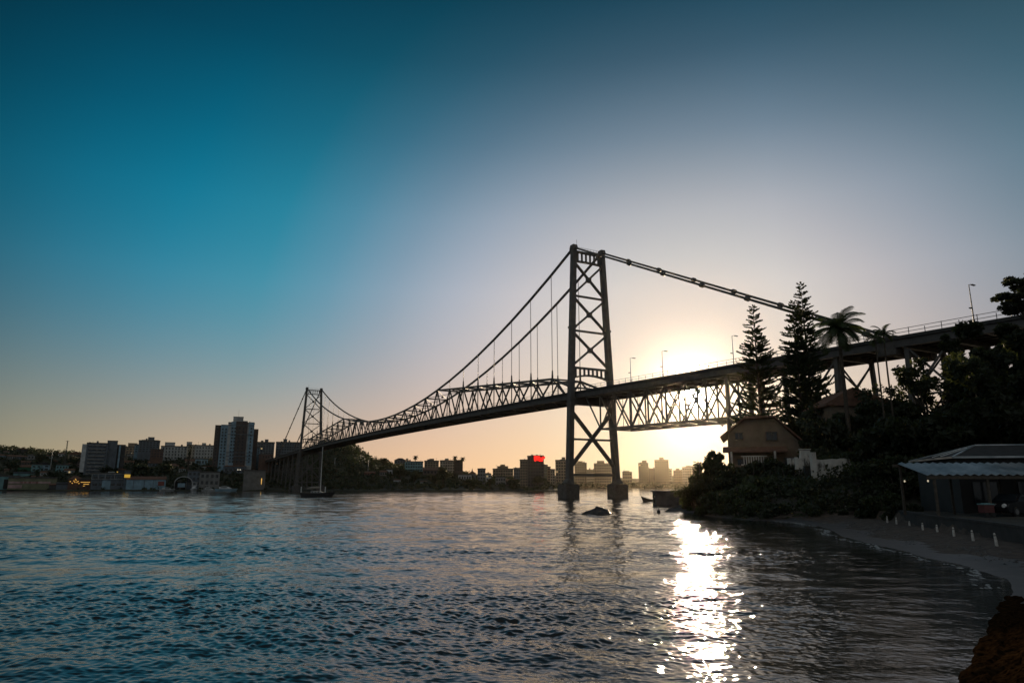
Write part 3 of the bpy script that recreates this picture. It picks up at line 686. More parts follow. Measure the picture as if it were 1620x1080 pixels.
    bld(623,634.5,757.5,762,'white','low white hut on the bank below the blue green block',Y=540,roof='side',**HS)
    bld(664.5,674.5,760,765,'white','little white shed on the bank under the brown house',Y=532,roof='side',name='shed',cat='shed')
    bld(671.5,694,729.5,742,'tan','tan stepped apartments crowned by a central rooftop box',Y=640,win=(5,3),boxes=((679.5,686.5,725.3),(675,692,728)))
    bld(669,703,739,756,'brown','broad brown house with a dark pitched roof below the tan flats',Y=590,roof='side',win=(6,2),**HS)
    bld(696,720,729,748,'cream','cream stepped apartments with a pyramid stair tower',Y=625,win=(6,4),boxes=((704,709.5,725),(699,715,727.5)))
    bld(718.5,732,728.5,746,'brown','dark brown block between the two tall palms',Y=630,win=(3,4))
    bld(725,746,751,760,'pale','pale low pavilion on the bank below the palms',Y=575,win=(5,1),**HS)
    t,W,d,hw,zo = bld(741,753,744.5,757,'slate','small church like house with a thin spire',Y=620,roof='gable',name='church',cat='church')
    q = MB(); q.tube([(0,0,hw),(0,0,hw+2.5),(0,0,hw+5.)],[.8,.7,.05],6); q.build('spire',M['tile_dk'],t)
    bld(755.5,768,742,765,'slate','tall slate house right of the small spire',Y=590,win=(3,4))
    bld(768.5,777,750,766,'pale','slim pale house between two slate neighbours',Y=575,win=(2,3))
    bld(779.5,812,742,757,'tan','stepped tan apartments rising to a small central peak',Y=640,win=(8,3),boxes=((786.5,804,737),(791.5,799,734.5)))
    bld(812.5,824,741,762,'slate','slate block left of the red sign building',Y=650,win=(3,4))
    bld(784,800,755,768,'grey','grey house low on the bank under the stepped tan apartments',Y=570,win=(4,2),**HS)
    bld(800,818,757,768,'brown','brown low house beside the grey bank house',Y=566,roof='side',win=(4,1),**HS)
    bld(822.5,835,728,770,'tan','tan side block adjoining the red sign building',Y=600,win=(3,9))
    t,W,d,hw,zo = bld(834.5,860.5,722,771,'dark','dark high rise with a glowing red screen on its roof edge',Y=590,win=(6,9),name='tower_block')
    q = MB(); q.box((W*.14,-d/2-.5,hw-1.6),(W*.72,.5,5.4)); sc = q.build('screen',M['ledoff'],t)
    q = MB()
    for bx,bz,bw,bh in ((-.06,.6,.5,3.4),(.2,-.9,.3,3.2),(.34,.9,.25,2.),(-.16,-.2,.14,4.2),(.06,-.6,.24,2.6)): q.box((W*(.14+bx),-d/2-.82,hw-1.6+bz*.8),(W*bw*.75,.1,bh))
    q.build('lit_area',M['led'],sc)
    bld(855,866.5,736,762,'olive','olive block with balcony slabs right of the red sign building',Y=585,bands=6,win=(3,6),wh=.3)
    bld(866,871,739,765,'tan','very slim tan block behind the olive balconies',Y=640,win=(1,6))
    bld(870.5,878,743,766,'cream','slim cream block second from the dark tower leg',Y=650,win=(2,5))
    bld(878.8,896,728.5,768,'tan','tall tan block standing against the near tower leg',Y=660,win=(4,8),boxes=((889,894.5,723),))
    # far right skyline beyond the bridge, golden in the haze
    G = dict(name='tower_block', dep=22, base=1.)
    bld(909,928.5,732,769,'tan','hazy tower block just right of the near tower left leg',Y=1500,win=(5,9),boxes=((914,922,729),),**G)
    bld(928.5,941,743,769,'cream','low hazy block between the tower legs on the left',Y=1520,win=(4,6),**G)
    bld(940,967.5,733,769,'tan','broad hazy block centred between the bridge tower legs',Y=1490,win=(7,8),boxes=((945,956.5,728.5),),**G)
    bld(985,1000,746.5,769,'tan','small stepped hazy block right of the bridge tower',Y=1560,win=(4,4),boxes=((989,996,744.5),),**G)
    bld(1010.5,1026,732.5,769,'tan','hazy slender tower with a single rooftop box above the pier',Y=1520,win=(4,9),boxes=((1016.5,1023.5,728),),**G)
    bld(1025.5,1037,741,769,'brown','brownish hazy block between the two tallest hazy towers',Y=1560,win=(3,6),**G)
    bld(1036.5,1058,727.5,769,'tan','tallest hazy golden tower beyond the pier',Y=1500,win=(6,10),boxes=((1044,1050.5,723),),**G)
    bld(1058,1063.5,742,769,'cream','very slim hazy tower touching the tallest golden one',Y=1530,win=(1,6),**G)
    bld(1066,1081,744,769,'tan','hazy stepped tower left of the headland bushes',Y=1530,win=(4,6),boxes=((1070,1075.5,740.5),),**G)
    bld(1080,1098,739,769,'cream','wide hazy tower half hidden by the headland bushes',Y=1490,win=(5,7),boxes=((1086,1094,736),),**G)
    # antenna mast, poles, shore lamps
    Y = 620; p = at(103.5,724,Y); t = thing('radio_mast','thin lattice radio mast on the left ridge','mast',(p.x,Y,far_z(p.x,Y)-1)); H = zat(697,Y)-far_z(p.x,Y)+1
    q = MB()
    for a in range(3): c,s_ = math.cos(a*2.1),math.sin(a*2.1); q.tube([(c*.9,s_*.9,0),(c*.3,s_*.3,H)],.12,5)
    for i in range(9):
        z = H*i/9; r_ = .9-.6*i/9
        for a in range(3): q.tube([(math.cos(a*2.1)*r_,math.sin(a*2.1)*r_,z),(math.cos((a+1)*2.1)*r_*.93,math.sin((a+1)*2.1)*r_*.93,z+H/9)],.07,4)
    q.build('lattice',M['steel'],t)
    q = MB(); q.box((0,0,H-.3),(3.2,.3,.25)); q.tube([(0,0,H),(0,0,H+1)],.06,5); q.tube([(0,0,H*.55),(0,0,H*.62)],[.6,.6],8); q.build('aerials',M['steel_dark'],t)
    for px,yt,yb,lab in ((582.5,728,737,'thin white pole standing on the wooded hill'),(529.5,724,737,'faint pole left on the wooded hill behind the bridge'),(81.,714,731,'white lamp pole on the left slope')):
        Y = 600; p = at(px,yb,Y); t = thing('lamp_post',lab,'lamp post',(p.x,Y,min(p.z,far_z(p.x,Y))))
        H = zat(yt,Y)-t.location.z; q = MB(); q.tube([(0,0,0),(0,0,H)],[.2,.12],6); q.build('pole',M['white'],t)
        q = MB(); q.box((.5,0,H),(1.2,.25,.15)); q.build('lamp_head',M['white'],t)
city()
# ------------------------------------------------------------------ vegetation helpers
def leaf_quads(P, size, aspect=.55, up=.0):
    n = len(P); nrm = RNG.normal(size=(n,3)); nrm[:,2] += up; nrm /= np.linalg.norm(nrm, axis=1)[:,None]
    t = np.cross(nrm, RNG.normal(size=(n,3))); t /= np.linalg.norm(t, axis=1)[:,None]; b = np.cross(nrm, t)
    s = size*(.45+1.2*RNG.random(n)**1.6)[:,None]
    V = np.stack([P-t*s, P+b*s*aspect-t*s*.1, P+t*s, P-b*s*aspect-t*s*.1], axis=1).reshape(-1,3)
    return V, np.arange(4*n).reshape(-1,4)
def clumps(C, Rr, per):
    out = []
    for c, r in zip(C, Rr):
        q = RNG.normal(size=(per,3)); q /= np.linalg.norm(q, axis=1)[:,None]; rad = r*(RNG.random(per)**.45)
        out.append(np.array(c)+q*rad[:,None]*np.array([1,1,.72]))
    return np.concatenate(out)
def crown_mesh(name, C, Rr, per, leaf, m, aspect=.55):
    V, F = leaf_quads(clumps(C, Rr, per), leaf, aspect); return np_mesh(name, V, F, m)
def limb_tree(h, w, nl, seed, spread=1.):     # trunk + limbs; returns builder and limb tips
    rd = random.Random(seed); b = MB(); tips = []
    b.tube([(0,0,0),(.05*h*rd.uniform(-1,1),.03*h,h*.22),(.06*h*rd.uniform(-1,1),.05*h*rd.uniform(-1,1),h*.45)], [h*.03,h*.023,h*.018], 8)
    top = Vector(b.v[-1])
    for i in range(nl):
        a = i*2.4+rd.random(); st = Vector((0,0,h*rd.uniform(.24,.44))); r_ = w*rd.uniform(.35,1.)*spread
        e = Vector((math.cos(a)*r_, math.sin(a)*r_, h*rd.uniform(.5,.94)*(1-.12*(r_/w)))); m_ = st.lerp(e,.5)+Vector((0,0,-h*.04))
        b.tube([st, m_, e], [h*.013,h*.009,h*.004], 5); tips += [e, m_.lerp(e,.55)]
    return b, tips
def palm(px, pyc, Y, H, L, nf, label, name='palm_tree', seed=1, zb=None, curl=1.):
    rd = random.Random(seed); c = at(px, pyc, Y); z0 = c.z-H if zb is None else zb; H = c.z-z0
    t = thing(name, label, 'palm tree', (c.x, c.y, z0))
    b = MB(); b.tube([(0,0,0),(.02*H*.2,0,H*.3),(.0,0,H*.7),(0,0,H)], [L*.09,L*.07,L*.06,L*.05], 8); b.build('trunk', M['bark'], t)
    for i in range(nf):
        az = i*2.4+rd.uniform(-.2,.2); el = R(78)-R(105)*(i/nf)**.9+rd.uniform(-.1,.1); ln = L*rd.uniform(.85,1.1)
        pts = []; p = Vector((0,0,H)); e = el
        for k in range(9):
            pts.append(p.copy()); p = p+Vector((math.cos(az)*math.cos(e), math.sin(az)*math.cos(e), math.sin(e)))*ln/8; e -= curl*(.10+.035*k)
        f = MB(); f.tube(pts, [L*.012*(1-.09*k) for k in range(9)], 4, False)
        side = Vector((-math.sin(az), math.cos(az), 0))
        for k in range(1, 44):
            u = k/44*8; i0 = min(7, int(u)); q = pts[i0].lerp(pts[i0+1], u-i0); tg = (pts[i0+1]-pts[i0]).normalized(); ll = L*.30*math.sin(math.pi*min(.97, .12+.86*k/44))**.7
            for sg in (-1, 1):
                tip = q+side*sg*ll*.75+tg*ll*.55+Vector((0,0,-ll*.38)); w_ = tg*L*.0105
                f.add([q-w_, q+w_, q.lerp(tip,.6)+w_*.8, tip, q.lerp(tip,.6)-w_*.8], [(0,1,2,3,4)])
        f.build('frond', M['frond'], t)
    return t
def far_palm(px, pyt, Y, r_, label, pyb, seed):
    c = at(px, pyt, Y); zb = min(at(px, pyb, Y).z, far_z(c.x, Y)); rd = random.Random(seed)
    t = thing('palm_tree', label, 'palm tree', (c.x, Y, zb), 0, 'palms on the far bank'); H = c.z-zb
    b = MB(); b.tube([(0,0,0),(0,0,H)], [.32,.24], 6); b.build('trunk', M['bark'], t)
    f = MB()
    for i in range(15):
        az = i*2.4; e = R(70)-R(110)*(i/15); p = Vector((0,0,H)); pts = []
        for k in range(5): pts.append(p.copy()); p = p+Vector((math.cos(az)*math.cos(e), math.sin(az)*math.cos(e), math.sin(e)))*r_/4; e -= .42
        s_ = Vector((-math.sin(az), math.cos(az), 0))
        for k in range(4):
            w0, w1 = r_*.2*math.sin(.5+k*.6), r_*.2*math.sin(.5+(k+1)*.6) if k < 3 else .05
            f.add([pts[k]-s_*w0-Vector((0,0,w0*.5)), pts[k], pts[k+1], pts[k+1]-s_*w1-Vector((0,0,w1*.5))], [(0,1,2,3)]); f.add([pts[k]+s_*w0-Vector((0,0,w0*.5)), pts[k], pts[k+1], pts[k+1]+s_*w1-Vector((0,0,w1*.5))], [(3,2,1,0)])
    f.build('crown', M['leaf_far'], t)
def far_tree(px, pyt, pyb, wpx, Y, label, seed):
    Y = Y or ground_hit(px, pyb) or 640.; c = at(px, pyt, Y); zb = far_z(c.x, Y); H = max(3., c.z-zb); w = wpx/FOC*Y/2
    t = thing('tree', label, 'tree', (c.x, Y, zb), 0, 'trees on the far bank'); rd = random.Random(seed)
    b, tips = limb_tree(H, w, 7, seed); b.build('trunk', M['bark'], t)
    C = [(rd.gauss(0,w*.42), rd.gauss(0,w*.42), H*rd.uniform(.5,.88)) for _ in range(16)]+[tuple(x) for x in tips]
    link('crown', crown_mesh('crown', C, [w*rd.uniform(.22,.42) for _ in C], 46, max(.35, w*.1), M['leaf_far']), t)
def woodland():
    # the wooded slopes of the far bank read as one mass: ground cover of crowns and shrubs
    P = []; sz = []
    for i in range(6200):
        u = RNG.uniform(-1.0, .085); y = Y_SH+5+(RNG.random()**.8)*170; x = u*y; z = far_z(x, y)
        if z < 1.2 and RNG.random() < .5: continue
        px = 810+FOC*u/.985
        hillk = math.exp(-((px-540)/55.)**2); d = .5+.5*hillk
        if RNG.random() > d: continue
        r_ = RNG.uniform(1.2, 3.3)*(1+.5*hillk)*(.55 if y < Y_SH+16 else 1)
        q = RNG.normal(size=(26,3)); q /= np.linalg.norm(q,axis=1)[:,None]
        P.append(np.array([x,y,z+r_*.45])+q*(r_*RNG.random(26)**.4)[:,None]*np.array([1,1,.8]))
    V, F = leaf_quads(np.concatenate(P), .85, .6)
    kind(link('woodland', np_mesh('woodland', V, F, M['leaf_far'])), 'stuff')
    P = []
    for i in range(1500):
        u = RNG.uniform(.06, .34); y = RNG.uniform(1484, 1560); q = RNG.normal(size=(18,3)); q /= np.linalg.norm(q,axis=1)[:,None]
        P.append(np.array([u*y,y,RNG.uniform(2,9)])+q*(RNG.uniform(4,7)*RNG.random(18)**.4)[:,None]*np.array([1,1,.8]))
    V, F = leaf_quads(np.concatenate(P), 2.2, .6)
    kind(link('shoreline_trees', np_mesh('shoreline_trees', V, F, M['leaf_far'])), 'stuff')
woodland()
for i,a in enumerate(((657.5,723,640,3.6,'small palm sticking up behind the wide blue green block',742),(720,723.5,625,3.4,'left of the two tall palms beside the brown block',748),
                      (732,725.5,622,3.6,'right of the two tall palms with the bare pale trunk',752),(644,726,640,2.,'tiny palm right beside the mauve villa roof',736))): far_palm(*a, seed=i)
rdt = random.Random(99)
for i,a in enumerate(((608,724,736,16,640,'round topped tree right of the wooded hill crest'),(302,699,710,5,606,'tiny tree among the rooftop boxes'),(460,716,722,10,600,'dark tree at the near foot of the wide slate apartments'),
                      (446,714,724,11,590,'round dark tree under the far tower chain'),(702,736,758,24,560,'dark bushy tree in front of the cream stepped apartments'),(688,748,766,22,550,'dark tree low on the bank under the brown house'),
                      (775,755,772,18,540,'dark tree by the water under the slim pale house'),(850,752,772,22,555,'tree at the foot of the red screen high rise'),(765,746,756,12,640,'small dark tree beyond the thin spire'),
                      (118,718,730,16,600,'dark tree left of the striped office block'),(172,736,750,26,565,'broad dark tree below the office lift core'),(222,732,752,34,560,'wide dark tree mass above the blue boat shed'),
                      (262,732,748,26,565,'dark tree below the white gabled apartments'),(335,734,748,20,566,'dark tree beside the white double gabled cottage'),(64,716,728,18,610,'dark round tree on the left ridge below the skyline'),
                      (86,743,760,18,552,'dark tree above the low slate shed'),(18,726,742,22,585,'dark tree on the left slope by the bluish house'),(632,738,756,22,575,'dark tree below the mauve villa'),
                      (655,748,766,20,556,'dark tree under the wide blue green block'),(745,757,772,22,545,'dark tree under the pale pavilion'),(812,756,772,20,545,'dark tree at the foot of the slate block'))): far_tree(*a, seed=i+3)
# ------------------------------------------------------------------ boats and things in the water
def hull(name, L, W, H, m, parent, rake=.12, sheer=.18, draft=.35):
    secs = []; n = 13
    for i in range(n):
        t = i/(n-1); x = (t-.5)*L; wd = W/2*(math.sin(math.pi*min(.5, .16+t*.5)) if t < .7 else max(.03, 1-((t-.7)/.3)**1.9)); hz = H*(1+sheer*(2*t-1)**2*(1.4 if t > .5 else .5))
        xk = x+(rake*L*(1 if t > .5 else -.4)*((t-.5)*2)**2 if True else 0)
        secs.append([Vector((x,0,-draft)), Vector((x,wd*.72,-draft*.4)), Vector((xk,wd,hz)), Vector((xk,wd*.9,hz)), Vector((xk,0,hz-.02)), Vector((xk,-wd*.9,hz)), Vector((xk,-wd,hz)), Vector((x,-wd*.72,-draft*.4))])
    return MB().strip(secs).build(name, m, parent)
def boats():
    Y = 217.; p = at(501, 785, Y); t = thing('sailboat', 'moored sailboat with a bare tall mast off the far tower', 'sailboat', (p.x, Y, 0), R(4))
    hull('hull', 9.2, 2.9, 1.25, M['tile_dk'], t)
    q = MB(); q.strip([[Vector((x,-w,1.2)),Vector((x,w,1.2)),Vector((x,w*.8,1.2+h)),Vector((x,-w*.8,1.2+h))] for x,w,h in ((-1.8,.9,.55),(-.5,.9,.6),(1.2,.75,.5),(2.3,.4,.12))]); c = q.build('cabin', pal('pale'), t)
    for x in (-1.2,-.3,.6):
        w = MB(); w.box((x,-.86,1.52),(.5,.1,.2)); w.build('window', M['glass'], c)
    q = MB(); q.tube([(1.,0,1.6),(1.,0,15.4)], [.13,.09], 8); q.build('mast', M['white'], t)
    q = MB(); q.tube([(1.,0,2.7),(-3.2,0,2.5)], .09, 6); q.tube([(.9,0,2.95),(-1.2,0,2.95),(-3.,0,2.75)], [.2,.24,.1], 8); q.build('boom', M['wood'], t)
    q = MB()
    for e in ((4.9,0,1.5),(-4.4,0,1.3),(1.,1.3,1.3),(1.,-1.3,1.3)): q.tube([e,(1.,0,15.2)], .018, 4)
    q.build('rigging', M['cable'], t)
    q = MB()
    for x in (-4.2,-3.,-1.6,3.,4.6):
        for s_ in (-1,1): q.tube([(x,s_*min(1.2,.25+abs(5-x)*.3),1.2),(x,s_*min(1.2,.25+abs(5-x)*.3),1.95)], .03, 4)
    q.build('lifeline_posts', M['galv'], t)
    for px,yt,yb,lab in ((476.4,769,776.4,'white channel post left of the sailboat'),(514.4,769.2,777,'white channel post right of the sailboat mast')):
        Y = 420.; p = at(px,yb,Y); t = thing('channel_post',lab,'channel post',(p.x,Y,-.5)); q = MB(); q.tube([(0,0,0),(0,0,3.4)],[.32,.3],8); q.tube([(0,0,3.4),(0,0,3.7)],[.42,.1],8); q.build('post',M['white'],t)
    def motor(px0,px1,Y,rz,label,fly,col):
        X0,X1 = at(px0,770,Y).x, at(px1,770,Y).x; L = (X1-X0)/max(.35,abs(math.cos(rz))); t = thing('motor_boat',label,'motor boat',((X0+X1)/2,Y,.1),rz)
        hull('hull',L,L*.3,L*.1,pal(col),t,.08)
        q = MB(); z = L*.1; q.strip([[Vector((x*L,-w*L,z)),Vector((x*L,w*L,z)),Vector((x*L-.02*L,w*L*.75,z+h*L)),Vector((x*L-.02*L,-w*L*.75,z+h*L))] for x,w,h in ((-.3,.12,.1),(-.05,.12,.13),(.12,.1,.1),(.3,.05,.015))]); q.build('cabin',pal('white'),t)
        q = MB(); q.box((-.08*L,0,z+.075*L),(.3*L,.235*L,.035*L)); q.build('window',M['glass'],t)
        if fly:
            q = MB(); q.box((-.12*L,0,z+.15*L),(.26*L,.2*L,.05*L)); q.build('flybridge',pal('white'),t)
            q = MB(); q.box((-.12*L,0,z+.3*L),(.34*L,.24*L,.02*L))
            for sx in (-.24,0):
                for sy in (-.09,.09): q.beam((sx*L,sy*L,z+.17*L),(sx*L,sy*L,z+.3*L),.02*L)
            q.build('sun_roof',pal('white'),t)
    motor(342,374,512,R(0),'long white motor yacht with a raked bow at the far quay',False,'blue')
    motor(322,341,512,R(30),'flybridge motor boat under a white sun roof at the far quay',True,'pale')
    motor(301.5,313,512,R(-70),'small white cabin boat moored bow on beside the hangar',True,'white')
    motor(259,271,512,R(60),'little pale boat left of the arched hangar',False,'pale')
    Y = 147.; p = at(1028,792.5,Y); t = thing('rowing_boat','small dark open boat moored against the old pier','rowing boat',(p.x+.4,Y,0),R(184))
    hull('hull',3.6,1.4,.55,M['wood_dk'],t,.14,.9); q = MB()
    for x in (-.7,.5): q.box((x,0,.42),(.25,1.1,.05))
    q.build('thwarts',M['wood_dk'],t)
    p = at(1042,808,86); t = thing('buoy','dark round mooring buoy with a stub pole near the ramp tip','buoy',(p.x,86,-.08)); q = MB()
    q.tube([(0,0,-.1),(0,0,.0),(0,0,.2),(0,0,.36),(0,0,.42)],[.1,.2,.23,.17,.05],10); q.build('float',M['rubber'],t); q = MB(); q.tube([(0,0,.4),(0,0,.75)],.03,6); q.tube([(0,0,.7),(0,0,.8)],.06,6); q.build('pole',M['steel_dark'],t)
    def rock(name,label,px,py,Y,sx,sy,sz,seed,m='rock'):
        p = at(px,py,Y); rd = np.random.default_rng(seed); V = []; F = []; n,k = 20,11
        for j in range(k):
            ph = math.pi*.5*j/(k-1)
            for i in range(n):
                a = 2*math.pi*i/n; r_ = math.cos(ph)*(1+.16*math.sin(3*a+seed)+.1*math.sin(5*a+2.*ph+seed*2)+.04*rd.normal())
                V.append((r_*math.cos(a)*sx,r_*math.sin(a)*sy,sz*(math.sin(ph)**1.15)*(1+.22*math.cos(a-.2))*(1+.05*rd.normal())-.15))
        for j in range(k-1):
            for i in range(n): F.append((j*n+i,j*n+(i+1)%n,(j+1)*n+(i+1)%n,(j+1)*n+i))
        return tag(link(name,np_mesh(name,np.array(V),np.array(F),M[m]),None,(p.x,Y,0)),label,'rock')
    rock('rock','dark wet rock hump breaking the water before the near tower',942,811,81.5,1.75,1.0,.82,3)
boats()
# ------------------------------------------------------------------ near land
SHORE = [(-40,-49),(0.5,3.4),(7.1,11.9),(12.7,18.9),(14.9,21.8),(16.8,24.7),(18.2,29.3),(18.3,32.),(19.2,35.5),(19.6,38.5),(20.9,45.3),(23.6,53),(25.0,59.5),(24.2,63.5),(22.4,67.5),(21.,74.),(21.2,84),(23.5,92),(26.5,100),(30,112),(32,122),(34,131),(41,142),(56,160),(95,215),(180,300),(420,420),(420,-120),(-40,-120)]
SPA = np.array(SHORE, float)
def shore_d(X, Y):                     # signed distance inland from the shoreline (vectorised)
    P = np.stack([X, Y], -1); d = np.full(X.shape, 1e9); ins = np.zeros(X.shape, bool); n = len(SPA)
    for i in range(n):
        a, b = SPA[i], SPA[(i+1)%n]; ab = b-a; t = np.clip(((P-a)@ab)/(ab@ab), 0, 1); q = a+t[...,None]*ab
        d = np.minimum(d, np.hypot(P[...,0]-q[...,0], P[...,1]-q[...,1]))
        c = (a[1] > Y) != (b[1] > Y); xi = a[0]+(Y-a[1])/(b[1]-a[1]+1e-12)*ab[0]; ins ^= c & (X < xi)
    return np.where(ins, d, -d)
def smooth(a, b, x): t = np.clip((x-a)/(b-a), 0, 1); return t*t*(3-2*t)
def land_z(X, Y):
    X = np.asarray(X, float); Y = np.asarray(Y, float); d = shore_d(X, Y)
    beach = np.where(d < 0, d*.12, np.minimum(.5, d*.1))-.02
    beach = beach+.7*smooth(5.9, 6.15, d)*(Y < 60)
    hill = 5*smooth(24, 60, d)*smooth(40, 75, Y)+14*smooth(62, 110, d)*smooth(50, 90, Y)
    head = (2.2*smooth(1, 9, d)+2.6*smooth(8, 20, d))*smooth(60, 70, Y)
    k = smooth(16.5, 19.5, Y); quay = .55*smooth(1.5, 3.5, d)-.25
    quay = np.where(d < 0, d*.5-.1, quay)
    z = np.where(Y < 27, quay*(1-k)+beach*k, beach)+np.where(d > 0, np.maximum(head, 0)+hill, 0)
    return z+.06*np.sin(X*1.7+Y*.9)*np.sin(Y*1.3)*smooth(.3, 2, d)
def lz(x, y): return float(land_z(np.array([x]), np.array([y]))[0])
def land():
    xs = np.concatenate([np.arange(-40, 8, 2.), np.arange(8, 46, .35), np.arange(46, 120, 2.5), np.arange(120, 421, 25)])
    ys = np.concatenate([np.arange(-60, 8, 3.), np.arange(8, 70, .4), np.arange(70, 140, 1.5), np.arange(140, 421, 14)])
    X, Y = np.meshgrid(xs, ys); Z = land_z(X, Y); d = shore_d(X, Y); V = np.stack([X, Y, Z], -1).reshape(-1, 3)
    n = len(xs); I = np.arange(len(xs)*len(ys)).reshape(len(ys), n); F = np.stack([I[:-1,:-1], I[:-1,1:], I[1:,1:], I[1:,:-1]], -1).reshape(-1, 4)
    dm = d[:-1,:-1].ravel(); ym = Y[:-1,:-1].ravel(); keep = dm > -7; bch = (dm < 6.2)&(ym < 68)&(ym > 20)
    for nm, sel, m in (('wet_sand', keep&bch&(dm < 1.7+.5*np.sin(ym*.7)), 'wetsand'), ('beach', keep&bch&~(dm < 1.7+.5*np.sin(ym*.7)), 'sand'), ('ground', keep&~bch, 'earth')):
        f = F[sel]; u, inv = np.unique(f, return_inverse=True); kind(link(nm, np_mesh(nm, V[u], inv.reshape(-1,4), M[m], True)), 'structure')
    # retaining wall behind the beach
    w = MB(); line = [(20.9,24.5),(22.3,29.5),(24.1,33.5),(25.4,38),(26.4,42.),(27.2,46),(28.6,50.),(30.,54),(31.3,58)]
    secs = [[Vector((x,y,-.2)),Vector((x+.4,y,-.2)),Vector((x+.4,y,1.3)),Vector((x-.04,y,1.3)),Vector((x-.04,y,1.18)),Vector((x,y,1.16))] for x,y in line]
    w.strip(secs); tag(w.build('retaining_wall', M['darkwall']), 'low dark concrete wall at the top of the beach behind the posts', 'wall')
    # white posts on the beach
    labs = ['first pale beach post from the left, slim and leaning','second pale beach post from the left, tall and thin','short stub post third from the left on the beach','fourth pale beach post from the left, ragged top',
            'fifth pale beach post from the left, thick below','sixth pale beach post, dark banded','seventh beach post, second from the right, leaning left','largest pale beach post, rightmost and nearest']
    PB = [(1404,826.6,1403,816),(1418.7,829,1417.5,818),(1439,831,1438.5,824),(1460,838,1459,826.5),(1483,841,1481.5,829.5),(1509.5,848,1507.5,833.5),(1540,855.5,1537,838),(1577.6,863.7,1572.5,842.5)]
    def post(bx, by, tx, ty, lab, grp, w_):
        for Y in np.arange(20, 95, .15):
            p = at(bx, by, Y)
            if lz(p.x, Y) >= p.z: break
        b = at(bx, by, Y); e = at(tx, ty, Y); t = thing('beach_post', lab, 'post', tuple(b), 0, grp); dv = e-b
        q = MB(); q.tube([(0,0,-.3), tuple(dv*.3), tuple(dv*.75), tuple(dv*.93), tuple(dv)], [w_*1.15,w_*1.1,w_*.9,w_*.75,w_*.4], 7); q.build('shaft', M['post'], t)
        c = MB(); c.tube([tuple(dv*.78), tuple(dv*.84)], w_*1.02, 7); c.build('band', M['wood_dk'], t)
    for i, (bx, by, tx, ty) in enumerate(PB): post(bx, by, tx, ty, labs[i], 'posts along the top of the beach', .058+.004*(i > 5))
    for i, (bx, tx) in enumerate(((1338.5,1338),(1345.5,1345),(1352.5,1352))):
        post(bx, 806.5, tx, 799.5, ('leftmost of three small far posts below the ruin','middle of three small far posts below the ruin','rightmost of three small far posts below the ruin')[i], 'small posts below the ruined wall', .07)
    # sea wall at the lower right
    A = np.array([.5,3.4]); Bq = np.array([14.2,20.8]); dr = (Bq-A)/np.linalg.norm(Bq-A); nr = np.array([dr[1],-dr[0]]); V = []
    us = np.arange(-3, 22, .05); vs = np.concatenate([np.arange(-1.2,2.2,.045), np.arange(2.2,6.,.2)])
    U, W = np.meshgrid(us, vs); base = np.where(W < 1.5, W*.55, .82+.02*(W-1.5))*np.clip((21.5-U)/5., .25, 1)
    nz = np.zeros_like(U)
    for i in range(60):
        a = RNG.uniform(0, 6.28); k = RNG.uniform(2, 34); nz += np.sin((U*math.cos(a)*.6+W*math.sin(a)*1.2)*k+RNG.uniform(0,6.28)+1.5*np.sin(U*1.7+W*2.3+i))*.008/k**.5
    st = .028*np.sign(np.sin(W*7.+.12*np.sin(U*1.9)))+.012*np.sign(np.sin(U*4.4+2.*np.floor(W*2.2)))
    Z = base+(nz*1.2+st)*np.clip((4.8-W)/3.,0,1); edge = .03*np.sin(U*2.1)+.02*np.sin(U*5.3+1)
    X = A[0]+U*dr[0]+(W+edge)*nr[0]; Y = A[1]+U*dr[1]+(W+edge)*nr[1]
    n = len(us); I = np.arange(U.size).reshape(U.shape); F = np.stack([I[:-1,:-1],I[1:,:-1],I[1:,1:],I[:-1,1:]],-1).reshape(-1,4)[:, ::-1]
    tag(link('sea_wall', np_mesh('sea_wall', np.stack([X,Y,Z],-1).reshape(-1,3), F, M['seawall'], True)), 'rough brown wet stone sea wall in the bottom right corner', 'sea wall')
M['seawall'] = mat('wet_brown_stone', (.02,.011,.005), .95, .9, 9., .01, stretch=(1,1,2.5)); M['seawall'].node_tree.nodes['Principled BSDF'].inputs['Specular IOR Level'].default_value = 0.
land()
